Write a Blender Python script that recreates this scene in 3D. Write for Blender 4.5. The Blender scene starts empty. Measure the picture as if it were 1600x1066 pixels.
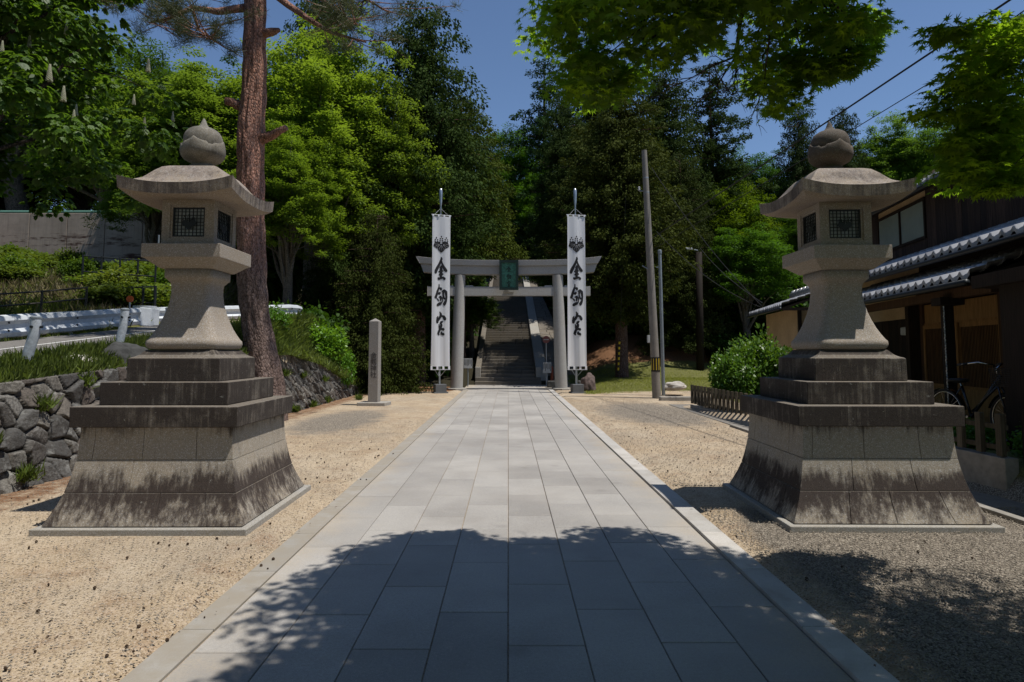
import bpy, bmesh, math, random
import numpy as np
from mathutils import Vector, Matrix, noise as mnoise
PI = math.pi
SC = bpy.context.scene
COL = SC.collection
RNG = np.random.default_rng(7)
random.seed(7)
SUN = Vector((.37, -.145, 1.0)).normalized()

# ------------------------------------------------------------------ materials
class G:
    def __init__(s, name):
        s.m = bpy.data.materials.new(name); s.m.use_nodes = True
        s.nt = s.m.node_tree; s.nt.nodes.clear()
        s.outn = s.nt.nodes.new('ShaderNodeOutputMaterial')
        s.tc = None
    def n(s, t, **kw):
        nd = s.nt.nodes.new(t)
        for k, v in kw.items(): setattr(nd, k, v)
        return nd
    def put(s, sock, v):
        if v is None: return
        if isinstance(v, bpy.types.NodeSocket): s.nt.links.new(v, sock)
        elif isinstance(v, (tuple, list)) and len(v) == 3 and sock.type == 'RGBA': sock.default_value = (*v, 1)
        else: sock.default_value = v
    def vec(s, scale=(1, 1, 1), loc=(0, 0, 0), rot=(0, 0, 0), src='Object'):
        if src == 'Position': o = s.n('ShaderNodeNewGeometry').outputs['Position']
        else:
            if s.tc is None: s.tc = s.n('ShaderNodeTexCoord')
            o = s.tc.outputs[src]
        mp = s.n('ShaderNodeMapping'); s.put(mp.inputs['Vector'], o)
        if not hasattr(scale, '__len__'): scale = (scale,)*3
        mp.inputs['Scale'].default_value = scale; mp.inputs['Location'].default_value = loc
        mp.inputs['Rotation'].default_value = rot
        return mp.outputs[0]
    def noise(s, scale, detail=4, rough=.55, vec=None, dist=0):
        nd = s.n('ShaderNodeTexNoise'); s.put(nd.inputs['Vector'], vec if vec is not None else s.vec())
        nd.inputs['Scale'].default_value = scale; nd.inputs['Detail'].default_value = detail
        nd.inputs['Roughness'].default_value = rough; nd.inputs['Distortion'].default_value = dist
        return nd.outputs['Fac']
    def vor(s, scale, feature='F1', vec=None, out='Distance', rnd=1):
        nd = s.n('ShaderNodeTexVoronoi', feature=feature); s.put(nd.inputs['Vector'], vec if vec is not None else s.vec())
        nd.inputs['Scale'].default_value = scale; nd.inputs['Randomness'].default_value = rnd
        return nd.outputs[out]
    def ramp(s, fac, stops, interp='LINEAR'):
        nd = s.n('ShaderNodeValToRGB'); cr = nd.color_ramp; cr.interpolation = interp
        while len(cr.elements) < len(stops): cr.elements.new(.5)
        for e, (p, c) in zip(cr.elements, stops):
            e.position = p
            if not hasattr(c, '__len__'): c = (c, c, c)
            e.color = (*c, 1)
        s.put(nd.inputs[0], fac); return nd.outputs[0]
    def mix(s, fac, a, b, blend='MIX'):
        nd = s.n('ShaderNodeMix', data_type='RGBA', blend_type=blend)
        s.put(nd.inputs[0], fac); s.put(nd.inputs[6], a); s.put(nd.inputs[7], b); return nd.outputs[2]
    def math(s, op, a, b=0, clamp=False):
        nd = s.n('ShaderNodeMath', operation=op, use_clamp=clamp)
        s.put(nd.inputs[0], a); s.put(nd.inputs[1], b); return nd.outputs[0]
    def smooth(s, v, a, b, lo=0., hi=1.):
        nd = s.n('ShaderNodeMapRange', interpolation_type='SMOOTHSTEP'); s.put(nd.inputs[0], v)
        for i, q in zip((1, 2, 3, 4), (a, b, lo, hi)): nd.inputs[i].default_value = q
        return nd.outputs[0]
    def attr(s, name, out='Fac'): return s.n('ShaderNodeAttribute', attribute_name=name).outputs[out]
    def objcol(s): return s.n('ShaderNodeObjectInfo').outputs['Color']
    def objrnd(s): return s.n('ShaderNodeObjectInfo').outputs['Random']
    def sep(s, v):
        nd = s.n('ShaderNodeSeparateXYZ'); s.put(nd.inputs[0], v); return nd.outputs
    def bump(s, h, strength=.5, dist=.01, normal=None):
        nd = s.n('ShaderNodeBump'); nd.inputs['Strength'].default_value = strength; nd.inputs['Distance'].default_value = dist
        s.put(nd.inputs['Height'], h); s.put(nd.inputs['Normal'], normal); return nd.outputs[0]
    def done(s, col, rough=.8, normal=None, spec=.3, metal=0., trans=None, transfac=.35, coat=0):
        b = s.n('ShaderNodeBsdfPrincipled')
        s.put(b.inputs['Base Color'], col); s.put(b.inputs['Roughness'], rough); s.put(b.inputs['Normal'], normal)
        b.inputs['Specular IOR Level'].default_value = spec; s.put(b.inputs['Metallic'], metal)
        b.inputs['Coat Weight'].default_value = coat
        o = b.outputs[0]
        if trans is not None:
            t = s.n('ShaderNodeBsdfTranslucent'); s.put(t.inputs[0], trans)
            mx = s.n('ShaderNodeMixShader'); mx.inputs[0].default_value = transfac
            s.put(mx.inputs[1], o); s.put(mx.inputs[2], t.outputs[0]); o = mx.outputs[0]
        s.put(s.outn.inputs[0], o); return s.m

MT = {}
def simple(name, col, rough=.6, metal=0, nscale=30, var=.25, bump=.2, bdist=.003, spec=.4, src='Object'):
    g = G(name); v = g.vec(src=src)
    n = g.noise(nscale, 5, .6, v); n2 = g.noise(nscale*.12, 3, .5, v)
    c = g.mix(g.ramp(n, [(.3, 0), (.7, 1)]), tuple(x*(1-var) for x in col), tuple(min(1, x*(1+var)) for x in col))
    c = g.mix(g.ramp(n2, [(.35, 0), (.7, .5)]), c, tuple(x*.6 for x in col))
    MT[name] = g.done(c, rough, g.bump(n, bump, bdist), spec, metal); return MT[name]

def granite(name, base, dark, tan, kind):
    """weathered granite; kind: base | cap | shaft | plain"""
    g = G(name); v = g.vec(); ro = g.math('MULTIPLY', g.objrnd(), 37.0)
    _vec = g.vec
    def vec2(*a, **k):
        o = _vec(*a, **k); nd = g.n('ShaderNodeVectorMath', operation='ADD'); g.put(nd.inputs[0], o); g.nt.links.new(ro, nd.inputs[1]); return nd.outputs[0]
    sp = g.noise(230, 2, .6, v); sp2 = g.vor(150, 'F1', v, 'Color')
    big = g.noise(2.2, 4, .6, g.vec(loc=(3.1, 7.7, 1.3)))
    c = g.mix(g.ramp(big, [(.35, 0), (.65, 1)]), base, tan)
    c = g.mix(g.ramp(sp, [(.36, 1), (.5, 0)]), c, tuple(x*.45 for x in base))
    c = g.mix(g.ramp(g.sep(sp2)[0], [(.78, 0), (.9, .45)]), c, (min(1, base[0]*1.6),)*3)
    z = g.sep(g.vec())[2]
    streak = g.noise(1, 7, .72, vec2((24, 24, 1.1), (4, 2, 9)))
    blotch = g.noise(3.3, 6, .65, vec2(loc=(9, 1, 5)))
    s1 = g.math('ADD', g.math('MULTIPLY', g.math('SUBTRACT', streak, .5), 1.5), g.math('MULTIPLY', g.math('SUBTRACT', blotch, .5), 1.5))
    if kind == 'base':
        # dark moss climbs from the joint of the lowest courses and fades in ragged streaks
        prof = g.ramp(z, [(.0, .56), (.14, .64), (.32, .92), (.335, .98), (.46, .72), (.54, .34), (.62, .14), (.66, .16), (.80, .20), (.91, .56)])
        d = g.smooth(g.math('ADD', prof, s1), .28, .92)
    elif kind == 'cap': d = g.smooth(g.math('ADD', s1, .80), .22, .88)
    elif kind == 'shaft': d = g.smooth(g.math('ADD', s1, .30), .50, 1.0, 0, .75)
    elif kind == 'ball': d = g.smooth(g.math('ADD', g.math('MULTIPLY', g.math('SUBTRACT', blotch, .5), 2.2), .42), .30, .95, 0, .85)
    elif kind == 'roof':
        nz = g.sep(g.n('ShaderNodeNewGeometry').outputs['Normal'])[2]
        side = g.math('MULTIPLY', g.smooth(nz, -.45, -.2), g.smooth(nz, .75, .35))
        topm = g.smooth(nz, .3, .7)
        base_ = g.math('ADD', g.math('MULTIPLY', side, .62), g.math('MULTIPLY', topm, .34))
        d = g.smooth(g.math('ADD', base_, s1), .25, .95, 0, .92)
    else: d = g.smooth(g.math('ADD', s1, .18), .5, 1.0, 0, .6)
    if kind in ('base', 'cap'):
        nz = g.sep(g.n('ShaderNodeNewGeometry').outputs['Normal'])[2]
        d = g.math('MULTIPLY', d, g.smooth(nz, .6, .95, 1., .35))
    dk = g.mix(g.ramp(sp, [(.4, 0), (.62, 1)]), tuple(x*.55 for x in dark), tuple(x*1.7 for x in dark))
    c = g.mix(g.math('MULTIPLY', d, .93), c, dk)
    lich = g.ramp(g.noise(26, 4, .6, g.vec(loc=(2, 2, 2))), [(.66, 0), (.72, .5)])
    c = g.mix(lich, c, (.30, .30, .27))
    b = g.bump(g.noise(160, 3, .6, v), .5, .004, g.bump(g.noise(22, 4, .6, v), .35, .006))
    MT[name] = g.done(c, .88, b, .25); return MT[name]

granite('granite_base', (.33, .290, .235), (.028, .019, .017), (.34, .285, .215), 'base')
granite('granite_cap', (.22, .19, .155), (.030, .023, .020), (.21, .175, .135), 'cap')
granite('granite_shaft', (.315, .272, .228), (.08, .068, .058), (.325, .268, .205), 'shaft')
granite('granite_roof', (.27, .225, .20), (.055, .045, .043), (.31, .25, .18), 'roof')
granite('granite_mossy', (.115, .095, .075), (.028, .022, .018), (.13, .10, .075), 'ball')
granite('granite_finial', (.22, .205, .17), (.055, .05, .04), (.24, .21, .165), 'ball')
granite('granite_pale', (.33, .315, .285), (.07, .065, .06), (.33, .30, .25), 'plain')
granite('granite_gate', (.36, .355, .34), (.09, .088, .082), (.35, .33, .30), 'shaft')
granite('stair_stone', (.165, .145, .12), (.045, .038, .03), (.15, .125, .09), 'shaft')
granite('marker_stone', (.27, .255, .235), (.09, .08, .075), (.28, .25, .22), 'shaft')

def m_paving():
    g = G('paving_granite'); v = g.vec()
    r = g.attr('rnd')
    sp = g.noise(260, 2, .7, v)
    c = g.mix(r, (.29, .272, .25), (.43, .407, .375))
    c = g.mix(g.ramp(g.noise(48, 5, .8, v), [(.36, .42), (.56, 0)]), c, (.17, .16, .15))
    c = g.mix(g.ramp(g.noise(80, 3, .7, g.vec(loc=(2, 7, 1))), [(.56, 0), (.68, .35)]), c, (.60, .57, .53))
    c = g.mix(g.ramp(sp, [(.36, .8), (.5, 0)]), c, (.15, .15, .155))
    c = g.mix(g.ramp(g.vor(190, 'F1', v, 'Distance'), [(.0, .5), (.18, 0)]), c, (.62, .60, .58))
    st = g.noise(1.1, 6, .65, v)
    c = g.mix(g.ramp(st, [(.40, 0), (.66, .5)]), c, (.22, .20, .18))
    ax = g.math('ABSOLUTE', g.sep(v)[0]); drift = g.smooth(g.math('ADD', ax, g.math('MULTIPLY', g.math('SUBTRACT', g.noise(2.2, 6, .7, v), .5), 1.1)), 1.35, 1.95, 0, .8)
    c = g.mix(g.math('MULTIPLY', drift, g.ramp(g.noise(60, 4, .7, v), [(.35, 0), (.55, 1)])), c, (.42, .34, .235))
    c = g.mix(g.ramp(g.vor(1.7, 'F1', g.vec(loc=(1, 4, 2)), 'Distance'), [(.05, .35), (.16, 0)]), c, (.13, .12, .11))
    c = g.mix(g.ramp(g.noise(7, 5, .7, v), [(.58, 0), (.75, .3)]), c, (.42, .36, .28))
    c = g.mix(g.ramp(g.noise(.6, 5, .6, g.vec(loc=(5, 3, 0))), [(.4, 0), (.62, .35)]), c, (.46, .43, .39))
    MT['paving'] = g.done(c, .7, g.bump(g.noise(240, 3, .7, v), .6, .004, g.bump(g.noise(6, 4, .6, v), .25, .01)), .5)
    g = G('kerb_granite'); v = g.vec(); r = g.attr('rnd')
    c = g.mix(r, (.40, .385, .36), (.52, .49, .45))
    c = g.mix(g.ramp(g.noise(230, 2, .7, v), [(.36, .6), (.5, 0)]), c, (.2, .19, .18))
    c = g.mix(g.ramp(g.noise(3, 6, .7, v), [(.45, 0), (.7, .55)]), c, (.25, .22, .18))
    lf = g.smooth(g.sep(v)[0], .5, -.5); c = g.mix(g.math('MULTIPLY', lf, g.ramp(g.noise(3.5, 6, .7, v), [(.38, .25), (.58, .85)])), c, (.34, .285, .21)); c = g.mix(g.math('MULTIPLY', lf, .45), c, (.20, .19, .17))
    MT['kerb'] = g.done(c, .8, g.bump(g.noise(200, 3, .7, v), .4, .003), .3)
m_paving()

def m_ground():
    g = G('ground_soil'); P = g.vec(src='Position')
    zr = g.n('ShaderNodeAttribute', attribute_name='zone').outputs['Color']
    zs = g.n('ShaderNodeSeparateColor'); g.put(zs.inputs[0], zr)
    n1 = g.noise(1.3, 6, .62, P); n2 = g.noise(34, 5, .75, P); n3 = g.vor(110, 'F1', P, 'Color'); d3 = g.vor(110, 'F1', P, 'Distance')
    n4 = g.noise(5, 5, .7, P)
    sand = g.mix(g.ramp(n1, [(.34, 0), (.66, 1)]), (.43, .335, .220), (.335, .252, .160))
    sand = g.mix(g.ramp(n4, [(.42, 0), (.62, .8)]), sand, (.47, .37, .255))
    sand = g.mix(g.ramp(n2, [(.34, .75), (.50, 0)]), sand, (.23, .165, .11))
    sand = g.mix(g.ramp(g.noise(.45, 5, .65, P), [(.45, 0), (.6, .55)]), sand, (.27, .235, .185))
    sand = g.mix(g.ramp(g.noise(.9, 6, .7, g.vec((1, .45, 1), (8, 2, 0), src='Position')), [(.46, 0), (.62, .55)]), sand, (.50, .42, .31))
    sand = g.mix(g.ramp(g.noise(2.1, 7, .75, g.vec(loc=(1, 9, 0), src='Position')), [(.52, 0), (.66, .6)]), sand, (.26, .165, .10))
    sand = g.mix(g.ramp(g.sep(n3)[0], [(.6, 0), (.95, .6)]), sand, (.55, .46, .37))
    sand = g.mix(g.ramp(g.sep(n3)[1], [(.82, 0), (.9, .7)]), sand, (.12, .08, .05))
    pb = g.ramp(g.sep(g.vor(85, 'F1', P, 'Color'))[0], [(0, (.12, .105, .088)), (.4, (.24, .205, .165)), (.75, (.33, .285, .23)), (1, (.46, .41, .34))])
    pb = g.mix(g.ramp(g.vor(85, 'F1', P, 'Distance'), [(.4, 0), (.8, .7)]), pb, (.06, .05, .04))
    red = g.mix(g.ramp(n2, [(.4, 0), (.6, 1)]), (.10, .055, .032), (.24, .125, .065))
    grass = g.mix(g.ramp(n2, [(.35, 0), (.65, 1)]), (.05, .062, .018), (.21, .20, .075))
    litter = g.mix(g.ramp(n2, [(.35, 0), (.65, 1)]), (.012, .013, .008), (.05, .042, .026))
    def w(ch, amp=.5): return g.smooth(g.math('ADD', zs.outputs[ch], g.math('MULTIPLY', g.math('SUBTRACT', g.noise(2.6, 6, .7, P), .5), amp)), .38, .62)
    c = g.mix(w(0), sand, pb)
    c = g.mix(w(1), c, grass)
    c = g.mix(w(2), c, litter)
    ra = g.attr('red')
    c = g.mix(g.smooth(g.math('ADD', ra, g.math('MULTIPLY', g.math('SUBTRACT', n4, .5), .7)), .4, .65), c, red)
    h = g.math('ADD', g.math('MULTIPLY', n2, .7), g.math('MULTIPLY', d3, -.4))
    b = g.bump(h, 1.0, .012, g.bump(n4, .5, .05))
    MT['ground'] = g.done(c, .95, b, .1)
m_ground()

def m_leaf(name, dark, light, tlight, transfac=.4, rough=.5, spec=.35, hue=.0):
    g = G(name); r = g.attr('rnd')
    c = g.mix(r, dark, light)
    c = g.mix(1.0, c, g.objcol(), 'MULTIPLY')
    t = g.mix(r, tuple(x*.7 for x in tlight), tlight); t = g.mix(1.0, t, g.objcol(), 'MULTIPLY')
    MT[name] = g.done(c, rough, None, spec, trans=t, transfac=transfac); return MT[name]
m_leaf('leaf_bright', (.045, .082, .012), (.110, .178, .024), (.19, .30, .025), .42, .6, .15)
m_leaf('leaf_mid', (.022, .052, .008), (.058, .115, .013), (.10, .19, .012), .35, .6, .15)
m_leaf('leaf_conifer', (.018, .033, .008), (.058, .085, .020), (.06, .09, .012), .25, .8, .06)
m_leaf('leaf_chestnut', (.030, .070, .010), (.095, .175, .020), (.20, .36, .02), .42)
m_leaf('leaf_maple', (.05, .092, .010), (.11, .18, .018), (.34, .54, .02), .62, .6, .12)
m_leaf('leaf_pine', (.05, .07, .025), (.11, .12, .05), (.1, .12, .03), .2)
m_leaf('leaf_shrub', (.03, .07, .010), (.09, .17, .018), (.16, .27, .02), .35, .4, .3)
m_leaf('blossom', (.45, .44, .30), (.62, .60, .45), (.6, .6, .4), .3)
m_leaf('grass_blade', (.055, .085, .018), (.17, .22, .045), (.22, .30, .04), .4)
m_leaf('dead_leaf', (.035, .020, .012), (.13, .075, .04), (.05, .03, .01), .1)
m_leaf('dry_grass', (.12, .10, .05), (.30, .26, .14), (.3, .26, .12), .3)

def m_bark(name, lo, hi, zsplit, crack=.3):
    g = G(name); P = g.vec()
    z = g.sep(P)[2]
    v = g.vor(15, 'DISTANCE_TO_EDGE', g.mix(.12, g.vec((1.6, 1.6, .75)), g.n('ShaderNodeTexNoise').outputs['Color']))
    n = g.noise(14, 6, .7, g.vec((1, 1, .35)))
    cr = g.math('ADD', v, g.math('MULTIPLY', g.math('SUBTRACT', n, .5), .35))
    t = g.smooth(g.math('ADD', z, g.math('MULTIPLY', g.noise(.9, 3, .5, P), 2.5)), zsplit, zsplit+3.2)
    base = g.mix(t, lo, hi)
    c = g.mix(g.ramp(n, [(.35, 0), (.7, .8)]), base, g.mix(t, tuple(x*1.7 for x in lo), tuple(x*1.6 for x in hi)))
    c = g.mix(g.ramp(cr, [(.0, .8), (.10, 0)]), c, (.028, .020, .018))
    c = g.mix(g.ramp(g.sep(g.vor(26, 'F1', g.vec((1.4, 1.4, .7)), 'Color'))[0], [(.70, 0), (.86, .6)]), c, g.mix(.5, base, (.36, .28, .25)))
    c = g.mix(g.ramp(g.noise(30, 5, .7, g.vec((1, 1, .5))), [(.32, .75), (.5, 0)]), c, (.03, .022, .02))
    MT[name] = g.done(c, .9, g.bump(g.math('MINIMUM', cr, .3), .9, .05, g.bump(n, .6, .015)), .15)
m_bark('pine_bark', (.14, .098, .082), (.30, .155, .11), 2.4)
m_bark('dark_bark', (.035, .028, .022), (.045, .036, .028), 4)
m_bark('cedar_bark', (.085, .048, .034), (.09, .05, .035), 3)
m_bark('grey_bark', (.11, .10, .085), (.12, .11, .09), 3)

def m_rubble():
    g = G('rubble_stone'); r = g.attr('rnd'); gap = g.attr('gap'); v = g.vec(src='Position')
    n = g.noise(24, 6, .7, v)
    c = g.ramp(r, [(0, (.08, .078, .075)), (.35, (.15, .148, .14)), (.6, (.125, .10, .085)), (.8, (.19, .175, .15)), (1, (.24, .23, .21))])
    c = g.mix(g.ramp(n, [(.38, .75), (.6, 0)]), c, (.07, .062, .055))
    c = g.mix(g.ramp(g.noise(6, 4, .6, v), [(.58, 0), (.7, .5)]), c, (.36, .36, .34))
    c = g.mix(g.smooth(gap, .15, .8), c, (.010, .009, .007))
    MT['rubble'] = g.done(c, .92, g.bump(n, .9, .03, g.bump(g.noise(90, 3, .6, v), .5, .006)), .2)
m_rubble()

def m_planks(name, c0, c1, horiz=True, width=.18, src='Object'):
    g = G(name); v = g.vec()
    n = g.noise(1, 6, .7, g.vec((40, 40, 2.2)))
    r = g.attr('rnd')
    c = g.mix(r, c0, c1); c = g.mix(g.ramp(n, [(.35, .8), (.62, 0)]), c, tuple(x*.35 for x in c0))
    z = g.sep(v)[2]
    MT[name] = g.done(c, .8, g.bump(n, .5, .006), .2)
m_planks('burnt_boards', (.022, .017, .017), (.075, .050, .040))
m_planks('dark_timber', (.016, .011, .008), (.035, .022, .014))
m_planks('brown_timber', (.06, .032, .016), (.09, .048, .022))
m_planks('fence_timber', (.075, .062, .042), (.15, .125, .09))
m_planks('door_timber', (.23, .12, .04), (.30, .16, .055))
simple('plaster', (.42, .30, .17), .9, nscale=12, var=.12, bump=.1)
simple('asphalt', (.19, .175, .155), .92, nscale=90, var=.5, bump=.6, bdist=.004, src='Position')
simple('road_asphalt', (.17, .16, .15), .92, nscale=70, var=.35, bump=.5, bdist=.004, src='Position')
simple('line_paint', (.62, .62, .60), .7, nscale=40, var=.2)
simple('white_paint', (.56, .59, .62), .5, nscale=9, var=.12)
simple('post_paint', (.45, .49, .53), .5, nscale=25, var=.3)
simple('rail_brown', (.055, .045, .035), .6, nscale=30)
simple('iron', (.018, .022, .026), .5, metal=.3, nscale=40)
simple('steel', (.42, .45, .48), .35, metal=.8, nscale=30, var=.1)
simple('galvanised', (.24, .27, .29), .5, metal=.3, nscale=18, var=.15)
simple('block_grey', (.11, .115, .12), .6, nscale=30, var=.2)
simple('utility_concrete', (.21, .19, .165), .85, nscale=22, var=.15)
simple('concrete', (.27, .25, .22), .9, nscale=9, var=.25, bump=.4, bdist=.01)
def m_wallc():
    g = G('wall_concrete'); v = g.vec(); z = g.sep(v)[2]
    c = g.mix(g.ramp(g.noise(1.1, 5, .6, v), [(.35, 0), (.65, 1)]), (.25, .205, .165), (.33, .275, .225))
    n = g.noise(1, 7, .75, g.vec((.55, 1, 3.2))); n2 = g.noise(1, 4, .6, g.vec((.25, 1, .9), (3, 0, 0)))
    band = g.ramp(g.math('MULTIPLY', g.math('SUBTRACT', z, 5.0), .33), [(.0, .1), (.25, .9), (.45, .35), (.62, .85), (.8, .05)])
    m = g.math('MULTIPLY', g.smooth(n, .50, .60), g.smooth(g.math('ADD', n2, g.math('MULTIPLY', band, .35)), .55, .75))
    c = g.mix(m, c, (.055, .028, .022)); c = g.mix(g.ramp(g.noise(1, 5, .7, g.vec((9, 9, .5))), [(.5, 0), (.75, .5)]), c, (.12, .10, .08))
    MT['wall_concrete'] = g.done(c, .92, g.bump(n, .4, .02), .2)
m_wallc()
simple('rust', (.07, .03, .02), .95, nscale=3, var=.5)
simple('ink', (.006, .006, .008), .7, nscale=30, var=.2)
simple('verdigris', (.045, .16, .12), .7, metal=.1, nscale=13, var=.55)
simple('verdigris_dark', (.018, .042, .036), .7, metal=.2, nscale=20, var=.4)
simple('orange', (.7, .12, .02), .4)
simple('yellow', (.55, .38, .02), .5)
simple('red_faded', (.20, .07, .065), .6)
simple('brick_red', (.26, .06, .025), .7)
simple('sign_white', (.42, .43, .43), .5, nscale=60, var=.08)
simple('rock', (.12, .085, .075), .85, nscale=9, var=.5, bump=.8, bdist=.03)
simple('pale_rock', (.42, .39, .35), .9, nscale=9, var=.3, bump=.8, bdist=.02)
simple('boulder', (.05, .05, .048), .9, nscale=7, var=.6, bump=.9, bdist=.03)
simple('rubber', (.012, .012, .012), .6)
simple('bike_frame', (.012, .014, .02), .25, nscale=10, spec=.6)
simple('chrome', (.5, .5, .5), .2, metal=1.0)
simple('paper_glass', (.42, .46, .46), .35, nscale=8, var=.3)
simple('pinecone', (.075, .048, .030), .9, nscale=60, var=.6)
simple('pebble', (.29, .25, .20), .9, nscale=25, var=.3, src='Position')
simple('mulch', (.10, .055, .035), .95, nscale=8, var=.5, bump=1, bdist=.05, src='Position')
simple('carving', (.05,.045,.04), .9, nscale=30)
simple('wire_black', (.01, .01, .01), .6)
simple('green_film', (.10, .22, .17), .6)
def m_tile():
    g = G('roof_tile'); v = g.vec(); r = g.attr('rnd')
    c = g.mix(r, (.16, .16, .165), (.36, .36, .365))
    n = g.noise(9, 4, .6, v)
    MT['tile'] = g.done(c, g.ramp(n, [(.3, .22), (.7, .42)]), g.bump(n, .15, .004), .8)
    g = G('window_glass'); c = g.mix(g.noise(1.2, 3, .6, g.vec()), (.14, .18, .17), (.28, .33, .31))
    MT['glass'] = g.done(c, .12, None, .6)
    g = G('banner_cloth'); v = g.vec((3, 3, 3))
    w = g.noise(1, 3, .5, g.vec((22, 5, .9)))
    c = g.mix(w, (.80, .81, .84), (.90, .91, .93))
    MT['cloth'] = g.done(c, .85, None, .1, trans=(.9, .9, .92), transfac=.38)
    g = G('gold_screen'); c = g.mix(g.ramp(g.noise(1, 4, .6, g.vec((50, 50, 3))), [(.4, 0), (.6, 1)]), (.16, .088, .030), (.25, .14, .048))
    MT['screen'] = g.done(c, .7, None, .2)
    g = G('yellow_black_band'); s = g.sep(g.vec((1, 1, 1)))
    w = g.math('FRACT', g.math('MULTIPLY', s[2], 4.2)); c = g.mix(g.math('GREATER_THAN', w, .5), (.012, .012, .012), (.5, .34, .02))
    MT['hazard'] = g.done(c, .6)
m_tile()

# ------------------------------------------------------------------ mesh helpers
class MB:
    def __init__(s): s.v = []; s.f = []; s.r = []
    def add(s, vs, fs, rnd=None):
        o = len(s.v); s.v += [tuple(p) for p in vs]; r = random.random() if rnd is None else rnd
        for f in fs: s.f.append(tuple(i+o for i in f)); s.r.append(r)
        return s
    def box(s, c, d, rz=0, rnd=None, taper=1.0, rot=None):
        x, y, z = d[0]/2, d[1]/2, d[2]/2; M = rot if rot else Matrix.Rotation(rz, 3, 'Z')
        vs = []
        for k, t in ((-z, 1.0), (z, taper)):
            for a, b in ((-x, -y), (x, -y), (x, y), (-x, y)): vs.append(Vector(c)+M @ Vector((a*t, b*t, k)))
        return s.add(vs, [(3, 2, 1, 0), (4, 5, 6, 7), (0, 1, 5, 4), (1, 2, 6, 5), (2, 3, 7, 6), (3, 0, 4, 7)], rnd)
    def box2(s, a, b, rnd=None): return s.box([(p+q)/2 for p, q in zip(a, b)], [abs(q-p) for p, q in zip(a, b)], rnd=rnd)
    def tube(s, pts, r, seg=10, caps=True, rnd=None):
        pts = [Vector(p) for p in pts]
        if not hasattr(r, '__len__'): r = [r]*len(pts)
        vs = []; up = None
        for i, p in enumerate(pts):
            t = (pts[min(i+1, len(pts)-1)]-pts[max(i-1, 0)]).normalized()
            if up is None: up = t.orthogonal().normalized()
            up = (up-t*up.dot(t));  up = up.normalized() if up.length > 1e-6 else t.orthogonal().normalized()
            b = t.cross(up)
            for k in range(seg):
                a = 2*PI*k/seg; vs.append(p+(up*math.cos(a)+b*math.sin(a))*r[i])
        fs = []
        for i in range(len(pts)-1):
            for k in range(seg):
                k2 = (k+1) % seg; fs.append((i*seg+k, i*seg+k2, (i+1)*seg+k2, (i+1)*seg+k))
        if caps:
            fs.append(tuple(range(seg))[::-1]); fs.append(tuple(range((len(pts)-1)*seg, len(pts)*seg)))
        return s.add(vs, fs, rnd)
    def lathe(s, prof, c=(0, 0, 0), seg=24, fn=None, rnd=None):
        vs = []; fs = []
        for j, (r, z) in enumerate(prof):
            for k in range(seg):
                a = 2*PI*k/seg; rr, zz = (r, z) if fn is None else fn(r, z, a)
                vs.append((c[0]+rr*math.cos(a), c[1]+rr*math.sin(a), c[2]+zz))
        for j in range(len(prof)-1):
            for k in range(seg):
                k2 = (k+1) % seg; fs.append((j*seg+k, j*seg+k2, (j+1)*seg+k2, (j+1)*seg+k))
        fs.append(tuple(range(seg))[::-1]); fs.append(tuple(range((len(prof)-1)*seg, len(prof)*seg)))
        return s.add(vs, fs, rnd)
    def grid(s, A, rnd=None):
        h, w = len(A), len(A[0]); o = [p for row in A for p in row]
        return s.add(o, [(j*w+i, j*w+i+1, (j+1)*w+i+1, (j+1)*w+i) for j in range(h-1) for i in range(w-1)], rnd)
    def build(s, name, mat, parent=None, smooth=False, bevel=0, angle=None):
        me = bpy.data.meshes.new(name); me.from_pydata(s.v, [], s.f); me.update()
        a = me.attributes.new('rnd', 'FLOAT', 'FACE'); a.data.foreach_set('value', s.r)
        if smooth: me.polygons.foreach_set('use_smooth', [True]*len(me.polygons))
        if angle: me.set_sharp_from_angle(angle=math.radians(angle)) if hasattr(me, 'set_sharp_from_angle') else None
        o = bpy.data.objects.new(name, me); COL.objects.link(o); me.materials.append(MT[mat] if isinstance(mat, str) else mat)
        if parent: o.parent = parent
        if bevel:
            b = o.modifiers.new('bevel', 'BEVEL'); b.width = bevel; b.segments = 2; b.limit_method = 'ANGLE'; b.angle_limit = math.radians(35)
        return o

def tag(o, label=None, cat=None, group=None, kind=None):
    if label: o['label'] = label
    if cat: o['category'] = cat
    if group: o['group'] = group
    if kind: o['kind'] = kind
    return o
def thing(name, label, cat, loc=(0, 0, 0), rz=0, group=None):
    o = bpy.data.objects.new(name, None); COL.objects.link(o); o.location = loc; o.rotation_euler = (0, 0, rz)
    o.empty_display_size = .1
    return tag(o, label, cat, group)
def kids(o): return [c for c in bpy.data.objects if c.parent == o]
def copy_tree(o, parent=None):
    c = o.copy(); COL.objects.link(c)
    if parent: c.parent = parent
    for k in kids(o): copy_tree(k, c)
    return c
def ss(a, b, x):
    t = np.clip((np.asarray(x, float)-a)/(b-a), 0, 1); return t*t*(3-2*t)
TH = math.radians(4.2)
def dep(py, Y):      # camera depth and height of the point seen at row py, Y away
    k = (550-py)/1000; a = (Y+.117)*math.cos(TH); h = k*math.cos(TH)*a/(1-k*math.cos(TH)*math.sin(TH)); return a+h*math.sin(TH), h
def P(px, py, Y):
    d, h = dep(py, Y); return Vector(((px-794)*d/1000, Y, 1.6+h))

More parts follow.
